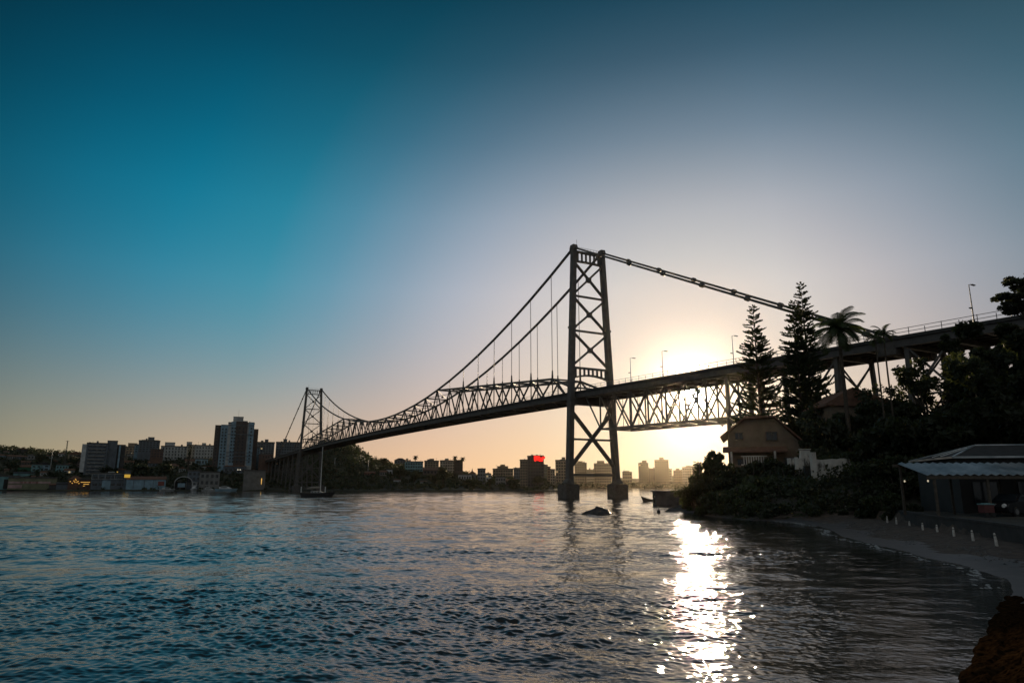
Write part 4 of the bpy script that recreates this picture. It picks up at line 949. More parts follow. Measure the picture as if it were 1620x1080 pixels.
def waterside():
    # old pier block, ramp, poles
    p = at(1035,797.5,124.); t = thing('pier', 'old dark stone pier block jutting from the headland', 'pier', (p.x,124.,0)); L = 15.; zt = zat(776,124)
    q = MB(); q.strip([[Vector((0+.12*i,-.3-.0*i,-.8)) if 0 else Vector((x,-1.6,-.8)),Vector((x,1.8,-.8)),Vector((x,1.6,z)),Vector((x,-1.4,z))] for i,(x,z) in enumerate(((.1,zt-.1),(1.2,zt),(4.,zt+.12),(7,zt+.55),(11,zt+.9),(L,zt+1.2)))]); q.build('body', M['conc_dark'], t)
    q = MB(); q.box((.55,0,zt-.05),(1.5,3.6,.22)); q.build('coping', M['concrete'], t)
    for z in (.7,1.5):
        q = MB(); q.tube([(-.12,-.9,z-.3),(-.2,-.9,z),(-.12,-.9,z+.3)], .16, 8); q.build('fender', M['rubber'], t)
    p2 = Vector((p.x+.35,124,zt)); t = thing('pole', 'thin pole standing on the end of the old pier', 'pole', tuple(p2)); q = MB(); q.tube([(0,0,0),(0,0,2.1)], [.05,.03], 6); q.tube([(0,0,0),(0,0,.35)], .09, 6); q.build('shaft', M['steel_dark'], t)
    q = MB(); tip = at(1048,809,88); a = [tip+Vector((0,0,-.08)), at(1067,799,92), at(1092,796.5,95), at(1125,800,96), at(1125,822,80), at(1098,818.5,80), at(1087,814.5,83)]
    q.prism([Vector(v) for v in a], (0,0,0), (0,0,-.9)); tag(q.build('boat_ramp', M['conc_dark']), 'pointed sloping concrete boat ramp below the headland bushes', 'ramp')
    for px,py,Y,h_,lab in ((1097.6,762,93,2.15,'taller of two bare posts at the left end of the bushes'),(1100.5,762,93.5,1.75,'shorter of two bare posts at the left end of the bushes')):
        b = at(px,py,Y); t = thing('post', lab, 'post', tuple(b)); q = MB(); q.tube([(0,0,-1.2),(.02,0,h_)], [.07,.055], 6); q.build('shaft', M['wood_dk'], t)
        q = MB(); q.tube([(.02,0,h_),(.02,0,h_+.06)], .075, 6); q.build('cap', M['wood_dk'], t)
    b = at(1108,765,92.); t = thing('street_lamp', 'short lamp post with an arm pointing left in the headland bushes', 'street lamp', tuple(b)); q = MB(); q.tube([(0,0,-1.5),(0,0,2.7)], .05, 6); q.build('pole', M['steel_dark'], t)
    q = MB(); q.beam((.1,0,2.65),(-.75,0,2.85),.06,.06); q.build('arm', M['steel_dark'], t); q = MB(); q.beam((-.45,0,2.82),(-.8,0,2.9),.16,.09); q.build('lamp_head', M['steel_dark'], t)
    # gabled house on the headland
    Y = 104.; X0 = at(1151.7,695,Y).x; X1 = at(1264,700,Y).x; rz = -.33; W = (X1-X0)*1.02; zg = 4.2
    t = thing('house', 'two storey gabled house on the headland in front of the viaduct', 'house', (X0,Y,zg), rz); ze = zat(688,Y)-zg; zr = zat(660.5,Y)-zg; ax = W*.24; bx = W*.62; er = ze-2.2
    q = MB(); q.prism([(0,0,0),(W,0,0),(W,0,er),(bx,0,zr-.3),(ax,0,zr-.3),(0,0,ze+.2)], (0,0,0), (0,12,0)); wall = q.build('wall', M['wallh'], t)
    q = MB(); q.prism([(-1.1,0,ze-.45),(ax,0,zr-.22),(bx,0,zr-.22),(W+.9,0,er-.4),(W+.9,0,er-.15),(bx,0,zr+.05),(ax,0,zr+.05),(-1.1,0,ze-.25)], (0,-.8,0), (0,12.6,0)); q.build('roof', M['tile'], t)
    q = MB(); q.prism([(-.8,0,0),(W*.75,0,0),(W*.75,0,.2),(-.8,0,.2)], (0,-2.4,ze-2.75), (0,.2,ze-1.95)); q.build('porch_roof', M['tile'], t)
    for x,z,w_,h_ in ((1.6,ze-.2,1.1,1.0),(6.2,ze-.3,1.5,1.2),(1.8,ze-4.4,1.3,1.5),(8.4,ze-4.2,1.4,1.5)):
        q = MB(); q.box((x,-.04,z),(w_,.1,h_)); wn = q.build('window', M['glass'], t); q = MB()
        for dx in (-w_/2,0,w_/2): q.box((x+dx,-.1,z),(.09,.1,h_+.15))
        for dz in (-h_/2,h_/2): q.box((x,-.105,z+dz),(w_+.2,.11,.1))
        q.build('frame', M['wood_dk'], wn)
    for i in range(9):
        q = MB(); q.box((2.1+.34*i,-2.5,ze-3.9),(.14,.1,1.05)); q.build('baluster', M['plaster'], t)
    q = MB(); q.box((3.5,-2.5,ze-3.3),(3.6,.2,.14)); q.box((3.5,-2.5,ze-4.5),(3.6,.2,.16)); q.build('balustrade_rail', M['plaster'], t)
    q = MB(); q.box((3.5,-1.3,ze-4.7),(5.5,2.6,.25)); q.build('balcony', M['wallh'], t)
    for x in (.4,6.4):
        q = MB(); q.beam((x,-2.4,ze-7),(x,-2.4,ze-2.6),.28,.28,up=(1,0,0)); q.build('porch_post', M['plaster'], t)
    # bird by the eave
    b = at(1143,673,96.); t = thing('bird', 'dark bird gliding past the left eave of the gabled house', 'bird', tuple(b), .8)
    q = MB(); q.tube([(-.28,0,-.22),(-.16,0,-.12),(0,0,0),(.16,0,.13),(.24,0,.22),(.31,0,.27)], [.02,.07,.1,.08,.055,.01], 8)
    for s_ in (-1,1): q.add([(.1,s_*.06,.1),(.16,s_*.34,.26),(.02,s_*.68,.2),(-.1,s_*.3,.08),(-.06,s_*.06,-.02),(.05,s_*.32,.12)],[(0,1,5),(1,2,5),(2,3,5),(3,4,5),(4,0,5)])
    q.build('body', M['steel_dark'], t, True)
    # second roof behind the pines
    Y = 92.; X0 = at(1318,650,Y).x; X1 = at(1412,650,Y).x; W = X1-X0; t = thing('house', 'low broad house with a shallow roof half hidden by the pines and palm', 'house', ((X0+X1)/2,Y,lz((X0+X1)/2,Y)-.5), -.1); zb = t.location.z
    zr = zat(612,Y)-zb; ze = zat(640,Y)-zb; q = MB(); q.box((0,5,ze/2),(W*.98,9,ze)); q.build('wall', M['wallh'], t)
    q = MB(); q.prism([(-W/2-.6,0,ze),(W/2+1.2,0,ze-.4),(W/2+1.2,0,ze-.1),(-W*.12,0,zr),(-W/2-.6,0,ze+.3)],(0,0,0),(0,10.2,0)); q.build('roof', M['tile'], t)
    for x in (-2.4,1.6):
        q = MB(); q.box((x,.42,ze*.62),(1.4,.1,1.3)); q.build('window', M['glass'], t)
    # ruined white wall
    Y = 74.; X0 = at(1287,745,Y).x; X1 = at(1358.5,745,Y).x; W = X1-X0; zt = zat(723,Y); zb = zat(772,Y)-1.
    t = thing('ruined_wall', 'stained white ruined wall with a dark doorway beside the headland', 'wall', (X0,Y,zb), .0); h_ = zt-zb
    q = MB(); xs = [0,.12,.25,.4,.55,.68,.8,.9,1.]; tops = [.93,.95,.93,.97,.95,.98,.96,1.,1.02]; d0,d1 = .655,.80
    def pan(xa,xb,z0,za,zb_): q.prism([(xa*W,0,z0),(xb*W,0,z0),(xb*W,0,zb_*h_),(xa*W,0,za*h_)],(0,0,0),(0,.35,0))
    def topat(x): return float(np.interp(x,xs,tops))
    cuts = [0,.1,.2,.32,.44,.55,d0,.7,.75,d1,.88,.94,1.]
    for a,b_ in zip(cuts,cuts[1:]): pan(a,b_,h_*.68 if d0-.001 <= a and b_ <= d1+.001 else 0,topat(a),topat(b_))
    q.build('wall', M['ruin'], t)
    q = MB(); q.box((W*.0,-.15,h_*.62),(.5,.5,h_*1.0)); q.box((W*-.26,1.2,h_*.86),(.28,.3,1.3)); q.build('pillar', M['ruin'], t)
    q = MB(); q.box((W*.3,-.5,h_*.45),(W*.62,.8,.22)); q.build('ledge', M['ruin'], t)
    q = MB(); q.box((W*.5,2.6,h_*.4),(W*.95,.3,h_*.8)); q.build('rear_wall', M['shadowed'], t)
    # low white annex wall left of the ruin
    Y = 80.; X0 = at(1248,730,Y).x; X1 = at(1285,730,Y).x; zt = zat(711,Y); zb = zat(738,Y)-1.5; W = X1-X0
    t = thing('garden_wall','grey stepped garden wall between the gabled house and the ruin','wall',(X0,Y,zb),.1)
    q = MB(); q.prism([(0,0,0),(W,0,0),(W,0,(zt-zb)*.98),(W*.6,0,(zt-zb)*.98),(W*.55,0,(zt-zb)*.72),(0,0,(zt-zb)*.72)],(0,0,0),(0,.4,0)); q.build('wall',M['ruin'],t)
    q = MB(); q.prism([(W*.57,0,(zt-zb)),(W*1.03,0,(zt-zb)),(W*1.03,0,(zt-zb)+.12),(W*.57,0,(zt-zb)+.12)],(0,-.06,0),(0,.46,0)); q.build('coping',M['plaster'],t)
def ruin_mat():
    m = mat('flaking_white_plaster', (.6,.58,.53), .9, .15, 2., .02); N = m.node_tree.nodes; L = m.node_tree.links; p = N['Principled BSDF']
    src = p.inputs['Base Color'].links[0].from_socket; nz = N.new('ShaderNodeTexNoise'); nz.inputs['Scale'].default_value = .55; nz.inputs['Detail'].default_value = 8; nz.inputs['Roughness'].default_value = .65
    tc = N.new('ShaderNodeTexCoord'); mp = N.new('ShaderNodeMapping'); mp.inputs['Scale'].default_value = (1.6,1,.7); L.new(tc.outputs['Object'], mp.inputs[0]); L.new(mp.outputs[0], nz.inputs[0])
    cr = N.new('ShaderNodeValToRGB'); cr.color_ramp.elements[0].position = .5; cr.color_ramp.elements[1].position = .58; L.new(nz.outputs[0], cr.inputs[0])
    mx = N.new('ShaderNodeMix'); mx.data_type = 'RGBA'; L.new(cr.outputs[0], mx.inputs['Factor']); L.new(src, mx.inputs['A']); mx.inputs['B'].default_value = (.11,.1,.085,1); L.new(mx.outputs['Result'], p.inputs['Base Color']); return m
M['ruin'] = ruin_mat()
waterside()
def corrugated():
    m = bpy.data.materials.new('corrugated_sheet'); m.use_nodes = True; p = m.node_tree.nodes['Principled BSDF']; N = m.node_tree.nodes; L = m.node_tree.links
    p.inputs['Metallic'].default_value = .55; p.inputs['Roughness'].default_value = .34
    nz = N.new('ShaderNodeTexNoise'); nz.inputs['Scale'].default_value = .7; nz.inputs['Detail'].default_value = 7; tc = N.new('ShaderNodeTexCoord'); L.new(tc.outputs['Object'], nz.inputs[0])
    cr = N.new('ShaderNodeValToRGB'); cr.color_ramp.elements[0].color = (.2,.24,.26,1); cr.color_ramp.elements[1].color = (.5,.52,.53,1); cr.color_ramp.elements[0].position = .35; cr.color_ramp.elements[1].position = .7
    L.new(nz.outputs[0], cr.inputs[0]); L.new(cr.outputs[0], p.inputs['Base Color']); return m
M['sheet'] = corrugated()
def kiosk():
    a = at(1467,750,46.); b = at(1420,732,50.2); zf, zb_ = a.z, b.z; x0 = a.x; L = 19.; g = 1.15
    t = thing('canopy', 'open canopy with a pale corrugated sheet roof beside the beach', 'canopy', (x0,46.,g)); r = MB()
    n = int(L/.28); pr = []
    for i in range(n+1):
        x = L*i/n; pr.append((x, .06*(1 if i % 2 else -1)))
    sk = (b.x-a.x)
    V = []; F = []
    for i,(x,dz) in enumerate(pr):
        V += [(x,0,zf-g+dz),(x+sk,4.2,zb_-g+dz),(x+sk,4.2,zb_-g+dz-.03),(x,0,zf-g+dz-.03)]
    for i in range(n):
        for k in range(4): F.append((4*i+k,4*i+4+k,4*i+4+(k+1)%4,4*i+(k+1)%4))
    r.add(V,F); r.build('roof', M['sheet'], t)
    q = MB(); q.box((L/2,.1,zf-g-.2),(L,.12,.2)); q.box((L/2,4.1,zb_-g-.2),(L,.12,.2)); q.build('eave_beam', M['wood_dk'], t)
    for i in range(6):
        for y,z in ((.15,zf-g-.25),(4.05,zb_-g-.25)):
            q = MB(); q.beam((.5+3.5*i,y,0),(.5+3.5*i,y,z),.14,.14,up=(1,0,0)); q.build('post', M['wood_dk'], t)
    for x,y,z in ((.35,.6,zf-g-.42),(-.0+.25,3.2,zb_-g-1.3)):
        q = MB(); q.tube([(x,y,z-.07),(x,y,z),(x,y,z+.07)],[.03,.06,.03],8); q.build('bulb', M['bulb'], t)
    # bar building with a hipped slate roof behind
    x1 = x0+5.4; t = thing('beach_bar', 'dark beach bar with a hipped slate roof behind the corrugated canopy', 'beach bar', (x1,51.6,g), -.2); ze = 5.25-g; zr = 6.25-g; W = 22.; d = 9.
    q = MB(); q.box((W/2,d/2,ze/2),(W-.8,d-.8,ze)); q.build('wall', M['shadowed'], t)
    r = MB(); r.add([(0,0,ze),(W,0,ze),(W,d,ze),(0,d,ze),(3.0,d/2-1,zr),(W-3,d/2-1,zr)],[(3,2,1,0),(0,1,5,4),(1,2,5),(2,3,4,5),(3,0,4)]); rf = r.build('roof', M['tile_dk'], t)
    q = MB(); q.beam((0,0,ze+.03),(3,d/2-1,zr+.05),.16,.08); q.beam((0,d,ze+.03),(3,d/2-1,zr+.05),.16,.08); q.beam((3,d/2-1,zr+.06),(W-3,d/2-1,zr+.06),.2,.1); q.beam((0,0,ze),(0,d,ze),.12,.14); q.beam((0,0,ze),(W,0,ze),.12,.14); q.build('ridge_capping', M['sheet'], rf)
    for k,fr in ((3.4,.25),(5.3,.25)):
        q = MB(); f = lambda fr,y: Vector((3.*fr, y+(d/2-1-y)*fr*.55, ze+(zr-ze)*fr+.05)); q.beam(f(.15,k),f(.8,k),.22,.05); q.build('skylight', M['skyl'], rf)
    for xk in (9.5,11.2):
        q = MB(); q.beam((xk,.9,ze+.42),(xk+.5,2.2,ze+.98),.22,.05); q.build('skylight', M['skyl'], rf)
    for xk in (2.,5.,8.,11.):
        q = MB(); q.box((xk,.33,1.5),(1.6,.1,1.6)); q.build('window', M['glass'], t)
    # red cart with teal lid
    c = at(1560,803,45.6); t = thing('cart', 'small red box cart with a teal lid under the canopy', 'cart', (c.x,45.6,lz(c.x,45.6)), .2)
    q = MB(); q.box((0,0,.55),(.75,.5,.5)); q.build('body', M['darkred'], t); q = MB(); q.box((0,0,.84),(.8,.55,.07)); q.box((0,0,.89),(.4,.3,.04)); q.build('lid', pal('teal'), t)
    for sx in (-.25,.25):
        q = MB(); q.tube([(sx-.0,-.3,.16),(sx,-.25,.16)],.16,12); q.build('wheel', M['rubber'], t)
    q = MB(); q.tube([(.36,-.2,.7),(.6,-.2,.85),(.6,.2,.85),(.36,.2,.7)],.02,6); q.build('handle', M['galv'], t)
    # dark parked car
    c = at(1592,812,46.8); t = thing('parked_car', 'dark parked car under the canopy catching sky on its windscreen', 'car', (c.x+.6,46.8,lz(c.x,46.8)), R(205))
    prof = [(2.15,.35),(2.2,.62),(1.95,.82),(1.05,.95),(.35,1.42),(-.9,1.46),(-1.75,1.05),(-2.15,.95),(-2.2,.45),(-2.1,.28),(2.05,.25)]
    q = MB(); q.strip([[Vector((x*(1-.02*abs(k)),.84*s_-(.16*s_ if z > 1.1 else 0),z)) for x,z in prof] for k,s_ in ((1,-1),(0,-.92),(0,.92),(1,1))]); body = q.build('body', M['carp'], t)
    q = MB(); q.add([(1.0,-.66,.99),(1.0,.66,.99),(.4,.6,1.4),(.4,-.6,1.4),(1.04,-.66,.97),(1.04,.66,.97),(.44,.6,1.42),(.44,-.6,1.42)],[(4,5,6,7),(0,3,2,1),(0,1,5,4),(1,2,6,5),(2,3,7,6),(3,0,4,7)]); q.build('windscreen', M['glass'], t)
    for s_ in (-1,1):
        q = MB(); q.prism([(.7,s_*.72,1.02),(.3,s_*.7,1.36),(-.85,s_*.7,1.38),(-1.3,s_*.72,1.05)],(0,0,0),(0,s_*.03,0)); q.build('side_window', M['glass'], t)
        q = MB(); q.tube([(2.1,s_*.6,.68),(2.2,s_*.6,.68)],[.15,.12],10); q.build('headlight', M['white'], t)
        for x in (1.35,-1.35):
            q = MB(); q.tube([(x,s_*.66,.31),(x,s_*.88,.31)],.31,16); w = q.build('wheel', M['rubber'], t); q = MB(); q.tube([(x,s_*.86,.31),(x,s_*.9,.31)],.18,12); q.build('rim', M['galv'], w)
M['skyl'] = mat('translucent_skylight_sheet', (.75,.78,.78), .25, .1, 2.)
kiosk()
# ------------------------------------------------------------------ near vegetation
def norfolk(px, pyt, Y, zb, w, label, seed, lv=34, lean=0.):
    rd = random.Random(seed); c = at(px, pyt, Y); H = c.z-zb; t = thing('norfolk_pine', label, 'pine tree', (c.x, c.y, zb))
    b = MB(); b.tube([(-lean*H,0,0),(-lean*H*.5,0,H*.5),(0,0,H*.985)], [.34,.22,.03], 8); b.build('trunk', M['bark'], t)
    V = []; F = []; nv = 0; br = MB()
    for i in range(lv):
        f = (i+.3)/lv; z = H*(1-.94*f)-rd.uniform(0,.1); z += rd.uniform(-.5,.5)*H/lv; L = w*(.12+.92*f**.72)*(1 if f < .82 else 1-.25*(f-.82)/.18)
        nb = 10 if f > .15 else 6; x0 = -lean*(H-z)
        gap = rd.random() < .1; wob = rd.uniform(.8,1.14)
        for k in range(nb):
            if rd.random() < (.4 if gap else .08): continue
            az = k*2*math.pi/nb+i*.7+rd.uniform(-.25,.25); ln = L*wob*rd.uniform(.62,1.15); dr_ = rd.uniform(-.26,-.02); pts = []
            for q in range(6):
                s = q/5; zj = z+.28*math.sin(k*5.1+i*2.3); pts.append(Vector((x0+math.cos(az)*ln*s, math.sin(az)*ln*s, zj+ln*(dr_*s+.32*s*s))))
            br.tube(pts, [.035,.03,.026,.02,.016,.01], 4, False)
            # finger-like upswept sprays of needles along the branch
            for q in range(int(8+ln*11)):
                s = .18+.82*(q+rd.random())/(8+ln*11); s = min(s, .999); j = min(4, int(s*5)); p = pts[j].lerp(pts[j+1], s*5-j)
                dirv = (pts[j+1]-pts[j]).normalized()*rd.uniform(.3,1.)+Vector((rd.uniform(-.45,.45),rd.uniform(-.45,.45),rd.uniform(.25,.95))); dirv.normalize()
                l = rd.uniform(.32,.68)*(.55+.5*f); wv = dirv.cross(Vector((rd.uniform(-1,1),rd.uniform(-1,1),rd.uniform(-1,1)))).normalized()*.1; w2 = dirv.cross(wv).normalized()*.1
                for ww in (wv, w2):
                    V += [p-ww*.6, p+dirv*l*.5-ww, p+dirv*l, p+dirv*l*.5+ww, ]; F.append((nv,nv+1,nv+2,nv+3)); nv += 4
    br.v += [tuple(v) for v in []]
    o = len(br.v); me = MB(); me.v = br.v+[tuple(v) for v in V]; me.f = br.f+[tuple(i+o for i in f) for f in F]
    me.build('crown', M['needle'], t)
norfolk(1191,487.8,112.,4.,5.1,'single pine standing alone left of the pine pair',1,50)
norfolk(1253,481,108.,4.,4.7,'shorter left pine of the touching pair',2,50)
norfolk(1266.7,450.7,109.,4.,4.8,'tallest pine, right one of the touching pair',3,58)
palm(1326,520,84.,17.,3.9,30,'large feathery palm in front of the bridge deck',seed=4,zb=4.)
palm(1397,527,80.,16.,1.7,14,'small palm head right of the large feathery palm',seed=5,zb=4.)
palm(1384,533,78.,16.,1.5,13,'smallest palm tuft between the large palm and the small one',seed=6,zb=4.)
def near_tree(x, y, h, w, label, seed, leaf=.3, per=300, nl=11, name='tree', gaps=1., zb=None, flat=False, m='leaf_dk', grp='broadleaf trees on the right bank'):
    zb = lz(x, y)-.2 if zb is None else zb; t = thing(name, label, 'tree', (x, y, zb), 0, grp)
    b, tips = limb_tree(h, w, nl, seed); b.build('trunk', M['bark'], t); rd = random.Random(seed)
    C = [tuple(p) for p in tips]+[(rd.gauss(0,w*.5), rd.gauss(0,w*.5), h*rd.uniform(.42,.96)) for _ in range(int(24*gaps))]
    Rr = [w*rd.uniform(.16,.34) for _ in C]
    V, F = leaf_quads(clumps(C, Rr, per)*np.array([1,1,.6 if flat else 1])+np.array([0,0,h*.3 if flat else 0]), leaf, .5)
    link('crown', np_mesh('crown', V, F, M[m]), t)
def px_tree(px, pyt, Y, w, label, seed, **k):
    p = at(px, pyt, Y); zb = lz(p.x, Y)-.2; near_tree(p.x, Y, p.z-zb, w, label, seed, **k)
px_tree(1497,520,92,1.4,'leafy tree poking above the railing right of the small palms',21)
px_tree(1455,560,84,4.5,'open airy tree showing sky gaps under the viaduct',22,per=130,leaf=.26,gaps=.7)
px_tree(1395,590,90,4.2,'thin branched tree in front of the viaduct legs',23,per=50,leaf=.26,gaps=.6)
px_tree(1428,640,82,4.2,'round bushy tree below the viaduct gap',24)
px_tree(1345,655,86,5.2,'dense tree on the slope below the large palm',25)
px_tree(1300,655,99,3.6,'dense dark tree at the feet of the pine pair',26)
px_tree(1316,684,94,3.6,'dense tree between the pine pair and the ruin',27)
px_tree(1572,545,80,4.2,'tall dense tree left of the dark mass above the beach bar',28,per=420)
px_tree(1606,530,74,3.6,'tall dense tree behind the second skylight of the beach bar',29,per=420)
px_tree(1650,505,66,4.2,'tallest dark tree at the right edge of the picture',30,per=420)
px_tree(1592,565,66,4.2,'mid dark tree above the hipped slate roof',31,per=420)
px_tree(1615,560,60,5.,'dark tree filling the right edge above the canopy',32,per=420)
px_tree(1548,600,74,3.6,'dark tree right of the viaduct gap',33,per=380)
px_tree(1450,668,68,4.8,'low dark tree left of the beach bar roof',34,per=360)
px_tree(1428,690,70,3.8,'low dark tree right of the ruined wall',35,per=360)
px_tree(1515,655,66,4.,'low dark tree directly behind the beach bar roof',36,per=380)
px_tree(1370,640,95,4.8,'tree under the viaduct behind the low broad house',37,per=200)
px_tree(1600,600,82,4.6,'deep dark tree in the mass under the spreading tree',38,per=420)
px_tree(1560,600,88,4.2,'deep dark tree under the tall street lamp',39,per=420)
def spreading():
    Y = 62.; c = at(1640,470,Y); zb = 9.; t = thing('spreading_tree', 'flat layered spreading tree overhanging the street lamp at the right edge', 'tree', (c.x,Y,zb)); rd = random.Random(5); H = c.z-zb
    b = MB(); b.tube([(0,0,-4),(.2,0,H*.4),(0,0,H)], [.45,.3,.15], 8); C = []; Rr = []
    for px,py,w in ((1607,446,1.),(1618,440,1.2),(1595,470,1.2),(1594,474,.8),(1605,466,1.2),(1616,462,1.1),(1600,490,.9),(1603,487,1.2),(1615,492,1.2),(1630,455,1.5),(1632,480,1.5),(1640,440,1.5),(1645,500,1.5)):
        e = at(px,py,Y+rd.uniform(-1.2,1.2))-Vector((c.x,Y,zb)); b.tube([(0,0,H*.75),(e.x*.5,e.y*.5,(H*.75+e.z)/2-.3),tuple(e)], [.12,.08,.03], 5)
        for k in range(6): C.append((e.x+rd.uniform(-.8,.8)*w,e.y+rd.uniform(-1,1),e.z+rd.uniform(-.3,.3))); Rr.append(.44*w)
    b.build('trunk', M['bark'], t); P = clumps(C, Rr, 190); Cz = np.repeat(np.array([c_[2] for c_ in C]), 190); P[:,2] = Cz+(P[:,2]-Cz)*.62
    V, F = leaf_quads(P, .13, .5); link('crown', np_mesh('crown', V, F, M['leaf_dk']), t)
spreading()
def bushes():
    L = [(1128,706,98,1.5,'pointed tall bush left of the gabled house'),(1117,722,94,1.7,'bush stepping down left of the pointed tall bush'),(1140,722,92,2.2,'bush under the left porch of the gabled house'),
         (1104,742,92,1.5,'bush beside the two bare posts'),(1086,766,91,1.2,'lowest leftmost bush at the pier root'),(1102,762,88,2.,'bush above the boat ramp'),(1125,748,86,2.8,'wide bush right of the boat ramp'),
         (1118,778,80,2.2,'dark bush hanging over the ramp water'),(1150,740,86,3.,'large bush below the porch'),(1150,768,77,2.8,'shore bush glowing in the low sun'),(1180,728,86,2.8,'bush under the white balustrade'),
         (1185,755,77,3.2,'broad shore bush under the gabled house'),(1215,716,88,2.8,'bush on the right of the white balustrade'),(1220,745,76,3.2,'broad bush in the middle of the headland'),(1247,728,80,2.6,'bush left of the grey garden wall'),
         (1255,752,72,2.8,'bush below the grey garden wall'),(1282,762,69,2.4,'bush at the left foot of the ruined wall'),(1312,776,66,1.9,'low bush under the ledge of the ruined wall'),(1345,778,64,1.9,'low bush under the dark doorway'),
         (1190,785,71,2.2,'low shore bush under the broad one'),(1230,788,68,2.,'low shore bush at the start of the beach'),(1275,792,66,1.6,'last low bush before the beach sand'),(1392,752,66,2.0,'bush right of the ruined wall'),
         (1400,770,60,2.2,'dark hedge bush left of the canopy'),(1425,785,56,1.5,'small dark bush at the corner of the canopy'),(1338,708,80,2.8,'tall bush above the ruined wall'),(1300,700,84,3.,'tall bush behind the left end of the ruin'),
         (1283,712,92,1.9,'tall bush under the right roof slope of the gabled house'),(1402,720,74,2.6,'large dark bush between ruin and canopy'),(1420,712,66,3.,'dark bush left of the hipped slate roof')]
    protos = []
    for k in range(4):
        rd = random.Random(k+50); C = [(rd.gauss(0,.42),rd.gauss(0,.42),rd.uniform(-.75,.55)) for _ in range(30)]+[(0,0,.55)]
        V, F = leaf_quads(clumps(C, [rd.uniform(.2,.42) for _ in C], 210), .075, .5); protos.append(np_mesh('foliage', V, F, M['leaf'] if k % 2 else M['leaf_dk']))
        b = MB()
        for i in range(7):
            a = i*.9; b.tube([(.1*math.cos(a),.1*math.sin(a),-1.6),(.3*math.cos(a),.3*math.sin(a),-.5),(.6*math.cos(a),.6*math.sin(a),.45+.1*(i%3))], [.05,.035,.012], 5)
        protos[k] = (protos[k], b.mesh('stems', M['bark']))
    for i,(px,pyt,Y,r_,lab) in enumerate(L):
        p = at(px,pyt,Y); t = thing('bush', lab, 'bush', (p.x,Y,p.z-r_*.95), i*1.3, 'bushes on the headland'); g = protos[i%4]
        hz = max(1., (p.z-lz(p.x,Y))/(1.75*r_)*1.05); t.scale = (r_,r_,r_*min(hz,1.6)); t.location.z = p.z-r_*min(hz,1.6)*.95
        link('foliage', g[0], t); link('stems', g[1], t)
    # thick undergrowth of the headland and the slope behind the bar
    P = []
    for i in range(2600):
        y = RNG.uniform(62,112); x = RNG.uniform(20,95)
        P.append((x,y))
    A = np.array(P); d = shore_d(A[:,0],A[:,1]); A = A[(d > 1.2)&((d > 24)|(A[:,1] > 64))]; Z = land_z(A[:,0],A[:,1]); r_ = RNG.uniform(.7,1.7,len(A)); per = 60
    q = RNG.normal(size=(len(A),per,3)); q /= np.linalg.norm(q,axis=2)[:,:,None]; q *= (r_[:,None]*RNG.random((len(A),per))**.4)[:,:,None]
    pts = np.stack([A[:,0],A[:,1],Z+r_*.5],-1)[:,None,:]+q*np.array([1,1,.8]); V, F = leaf_quads(pts.reshape(-1,3), .2, .5)
    kind(link('undergrowth', np_mesh('undergrowth', V, F, M['leaf_dk'])), 'stuff')
bushes()
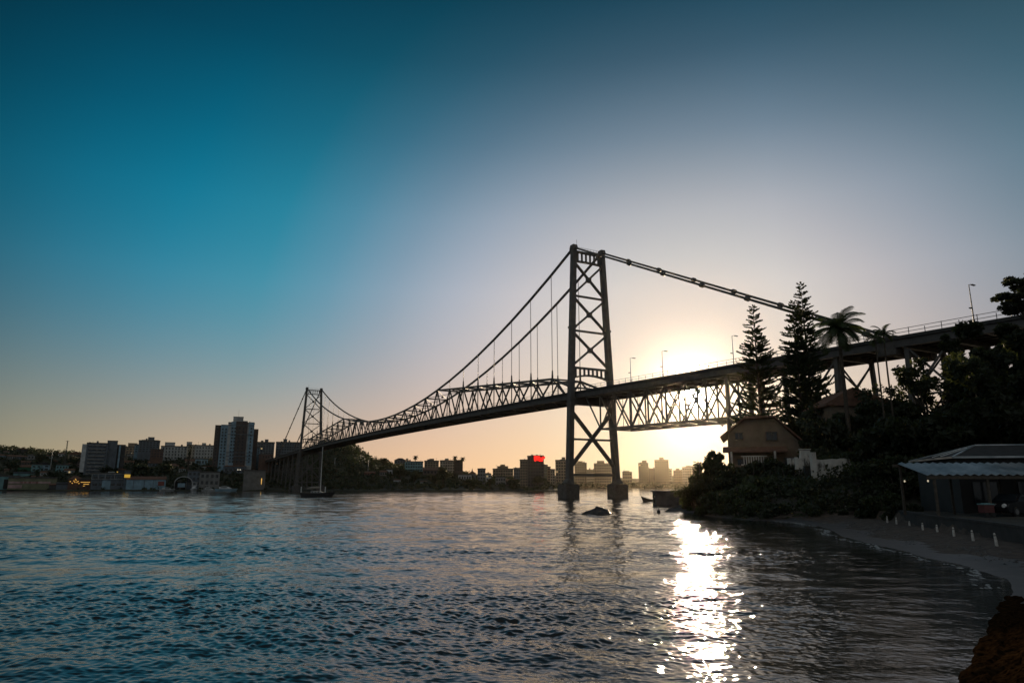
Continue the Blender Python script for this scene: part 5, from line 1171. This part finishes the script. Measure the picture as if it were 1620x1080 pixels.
# ------------------------------------------------------------------ water
def water():
    m = bpy.data.materials.new('sea_water'); m.use_nodes = True; N = m.node_tree.nodes; L = m.node_tree.links; p = N['Principled BSDF']
    p.inputs['Base Color'].default_value = (.034,.035,.032,1); p.inputs['Roughness'].default_value = WROUGH; p.inputs['IOR'].default_value = 1.333
    tc = N.new('ShaderNodeTexCoord'); mp = N.new('ShaderNodeMapping'); mp.inputs['Scale'].default_value = (.55,1.,1.); L.new(tc.outputs['Object'], mp.inputs[0])
    pm = N.new('ShaderNodeMapping'); pm.inputs['Scale'].default_value = (.012,.035,1.); L.new(tc.outputs['Object'], pm.inputs[0])
    pn = N.new('ShaderNodeTexNoise'); pn.inputs['Scale'].default_value = 1.; pn.inputs['Detail'].default_value = 6; L.new(pm.outputs[0], pn.inputs[0])
    pr = N.new('ShaderNodeMapRange'); pr.inputs['From Min'].default_value = .36; pr.inputs['From Max'].default_value = .64; pr.inputs['To Min'].default_value = .35; pr.inputs['To Max'].default_value = 1.; L.new(pn.outputs['Fac'], pr.inputs['Value'])
    prev = None
    for sc, dist, det in ((.45,.16,3), (3.2,.018,3), (11.,.011,3)):
        nz = N.new('ShaderNodeTexNoise'); nz.inputs['Scale'].default_value = sc; nz.inputs['Detail'].default_value = det; L.new(mp.outputs[0], nz.inputs[0])
        b = N.new('ShaderNodeBump'); b.inputs['Distance'].default_value = dist*WBUMP; b.inputs['Strength'].default_value = 1; L.new(pr.outputs[0], b.inputs['Strength']); L.new(nz.outputs['Fac'], b.inputs['Height'])
        if prev: L.new(prev.outputs[0], b.inputs['Normal'])
        prev = b
    L.new(prev.outputs[0], p.inputs['Normal'])
    th = np.concatenate([np.linspace(-180,-46,40)[:-1], np.linspace(-46,46,1300), np.linspace(46,180,40)[1:]])*math.pi/180
    r = np.concatenate([np.array([.6,2.,4.,6.,8.]), np.exp(np.linspace(math.log(9.5), math.log(85), 1080))[:-1], np.exp(np.linspace(math.log(85), math.log(900), 420)), np.array([1000,1200,1500,2000,3000,4500])])
    T, Rr = np.meshgrid(th, r); X = Rr*np.sin(T); Y = Rr*np.cos(T); Z = np.zeros_like(X)
    cellr = np.maximum(np.gradient(r), r*.00125); i0, i1 = 38, 38+1302
    k = 0
    for lam, n, sl in ((9,3,.006), (5.5,5,.010), (3.4,8,.015), (2.1,10,.018), (1.3,10,.021), (.8,11,.025), (.5,12,.032), (.32,15,.038), (.21,17,.046), (.13,14,.05)):
        fade = np.clip((lam/cellr-2.4)/2.2, 0, 1); rows = np.nonzero(fade > 0)[0]
        if not len(rows): continue
        q = slice(rows[0], rows[-1]+1); x = X[q, i0:i1]; y = Y[q, i0:i1]; fd = fade[q][:,None]; acc = np.zeros_like(x)
        for i in range(n):
            l = lam*RNG.uniform(.75,1.33); a = R(-100)+RNG.normal()*R(50); kk = 2*math.pi/l; ph = RNG.uniform(0,6.28)
            env = 1+.7*np.sin((x*math.cos(a+1.2)+y*math.sin(a+1.2))*kk*.12+ph*3)
            w = np.sin((x*math.cos(a)+y*math.sin(a))*kk+ph+.8*np.sin((x*.9+y*.7)*kk*.1+ph*2))
            acc += env*(sl/kk)*(w+.25*np.abs(w)*w)
        # wind patches: ruffled and calmer areas
        gust = .8+.35*np.sin(x*.11+y*.23+1.)*np.sin(x*.05-y*.13+.5)+.2*np.sin(y*.41+x*.03)
        Z[q, i0:i1] += acc*fd*WSLOPE*(gust if lam < 1.5 else 1+2.2*smooth(50, 260, r[q])[:,None])   # the open channel is rougher than the sheltered cove
    sd_ = shore_d(X, Y); Z *= np.clip((-sd_-.2)/7., .12, 1)
    V = np.stack([X, Y, Z], -1).reshape(-1, 3); I = np.arange(X.size).reshape(X.shape); F = np.stack([I[:-1,:-1], I[:-1,1:], I[1:,1:], I[1:,:-1]], -1).reshape(-1, 4)[:, ::-1]
    kind(link('water', np_mesh('water', V, F, m, True)), 'structure')
    # wrack line of weed and small stones left by the last tide
    g = MB()
    for i in range(520):
        y = RNG.uniform(28, 61); d_ = (2.3+.5*math.sin(y*.8)+RNG.normal()*.22) if RNG.random() < .7 else RNG.uniform(1.2,5.2)
        xa = np.arange(14., 40., .25); x = float(xa[np.argmax(shore_d(xa, np.full_like(xa, y)) >= d_)])
        z = lz(x,y); s_ = RNG.uniform(.02,.1); n_ = 5
        g.add([(x+s_*math.cos(a)*RNG.uniform(.5,1.5),y+s_*math.sin(a)*RNG.uniform(.5,2.),z-.01) for a in np.linspace(0,6.28,n_+1)[:-1]]+[(x,y,z+s_*RNG.uniform(.2,.7))], [(k_,(k_+1)%n_,n_) for k_ in range(n_)])
    kind(g.build('seaweed_litter', M['rock'], None, False), 'stuff')
    # thin broken foam along the waterline of the beach
    f = MB(); pts = [Vector((x,y,0)) for x,y in SHORE[4:14]]
    for a, b_ in zip(pts, pts[1:]):
        n = int((b_-a).length/.16); nn = Vector((-(b_-a).y,(b_-a).x,0)).normalized()
        for i in range(n):
            c = a.lerp(b_, (i+RNG.random())/n)
            dens = .5+.5*math.sin(c.y*.9)*math.sin(c.y*.37+1)
            for j in range(2 if RNG.random() < dens else 0):
                q = c+nn*(.25+abs(RNG.normal())*.25+.25*math.sin(c.y*1.1)); s_ = RNG.uniform(.02,.09); z = max(.02,lz(q.x,q.y)+.015)+.02; aa = [(q.x+s_*math.cos(t)*RNG.uniform(.6,1.2),q.y+s_*2.2*math.sin(t)*RNG.uniform(.6,1.2),z) for t in np.linspace(0,6.28,7)[:-1]]
                f.add(aa+[(q.x,q.y,z+.025)], [(i_,(i_+1)%6,6) for i_ in range(6)])
    kind(f.build('foam', M['foam'], None, True), 'stuff')
WROUGH, WBUMP, WSLOPE = .05, 1., .62
water()
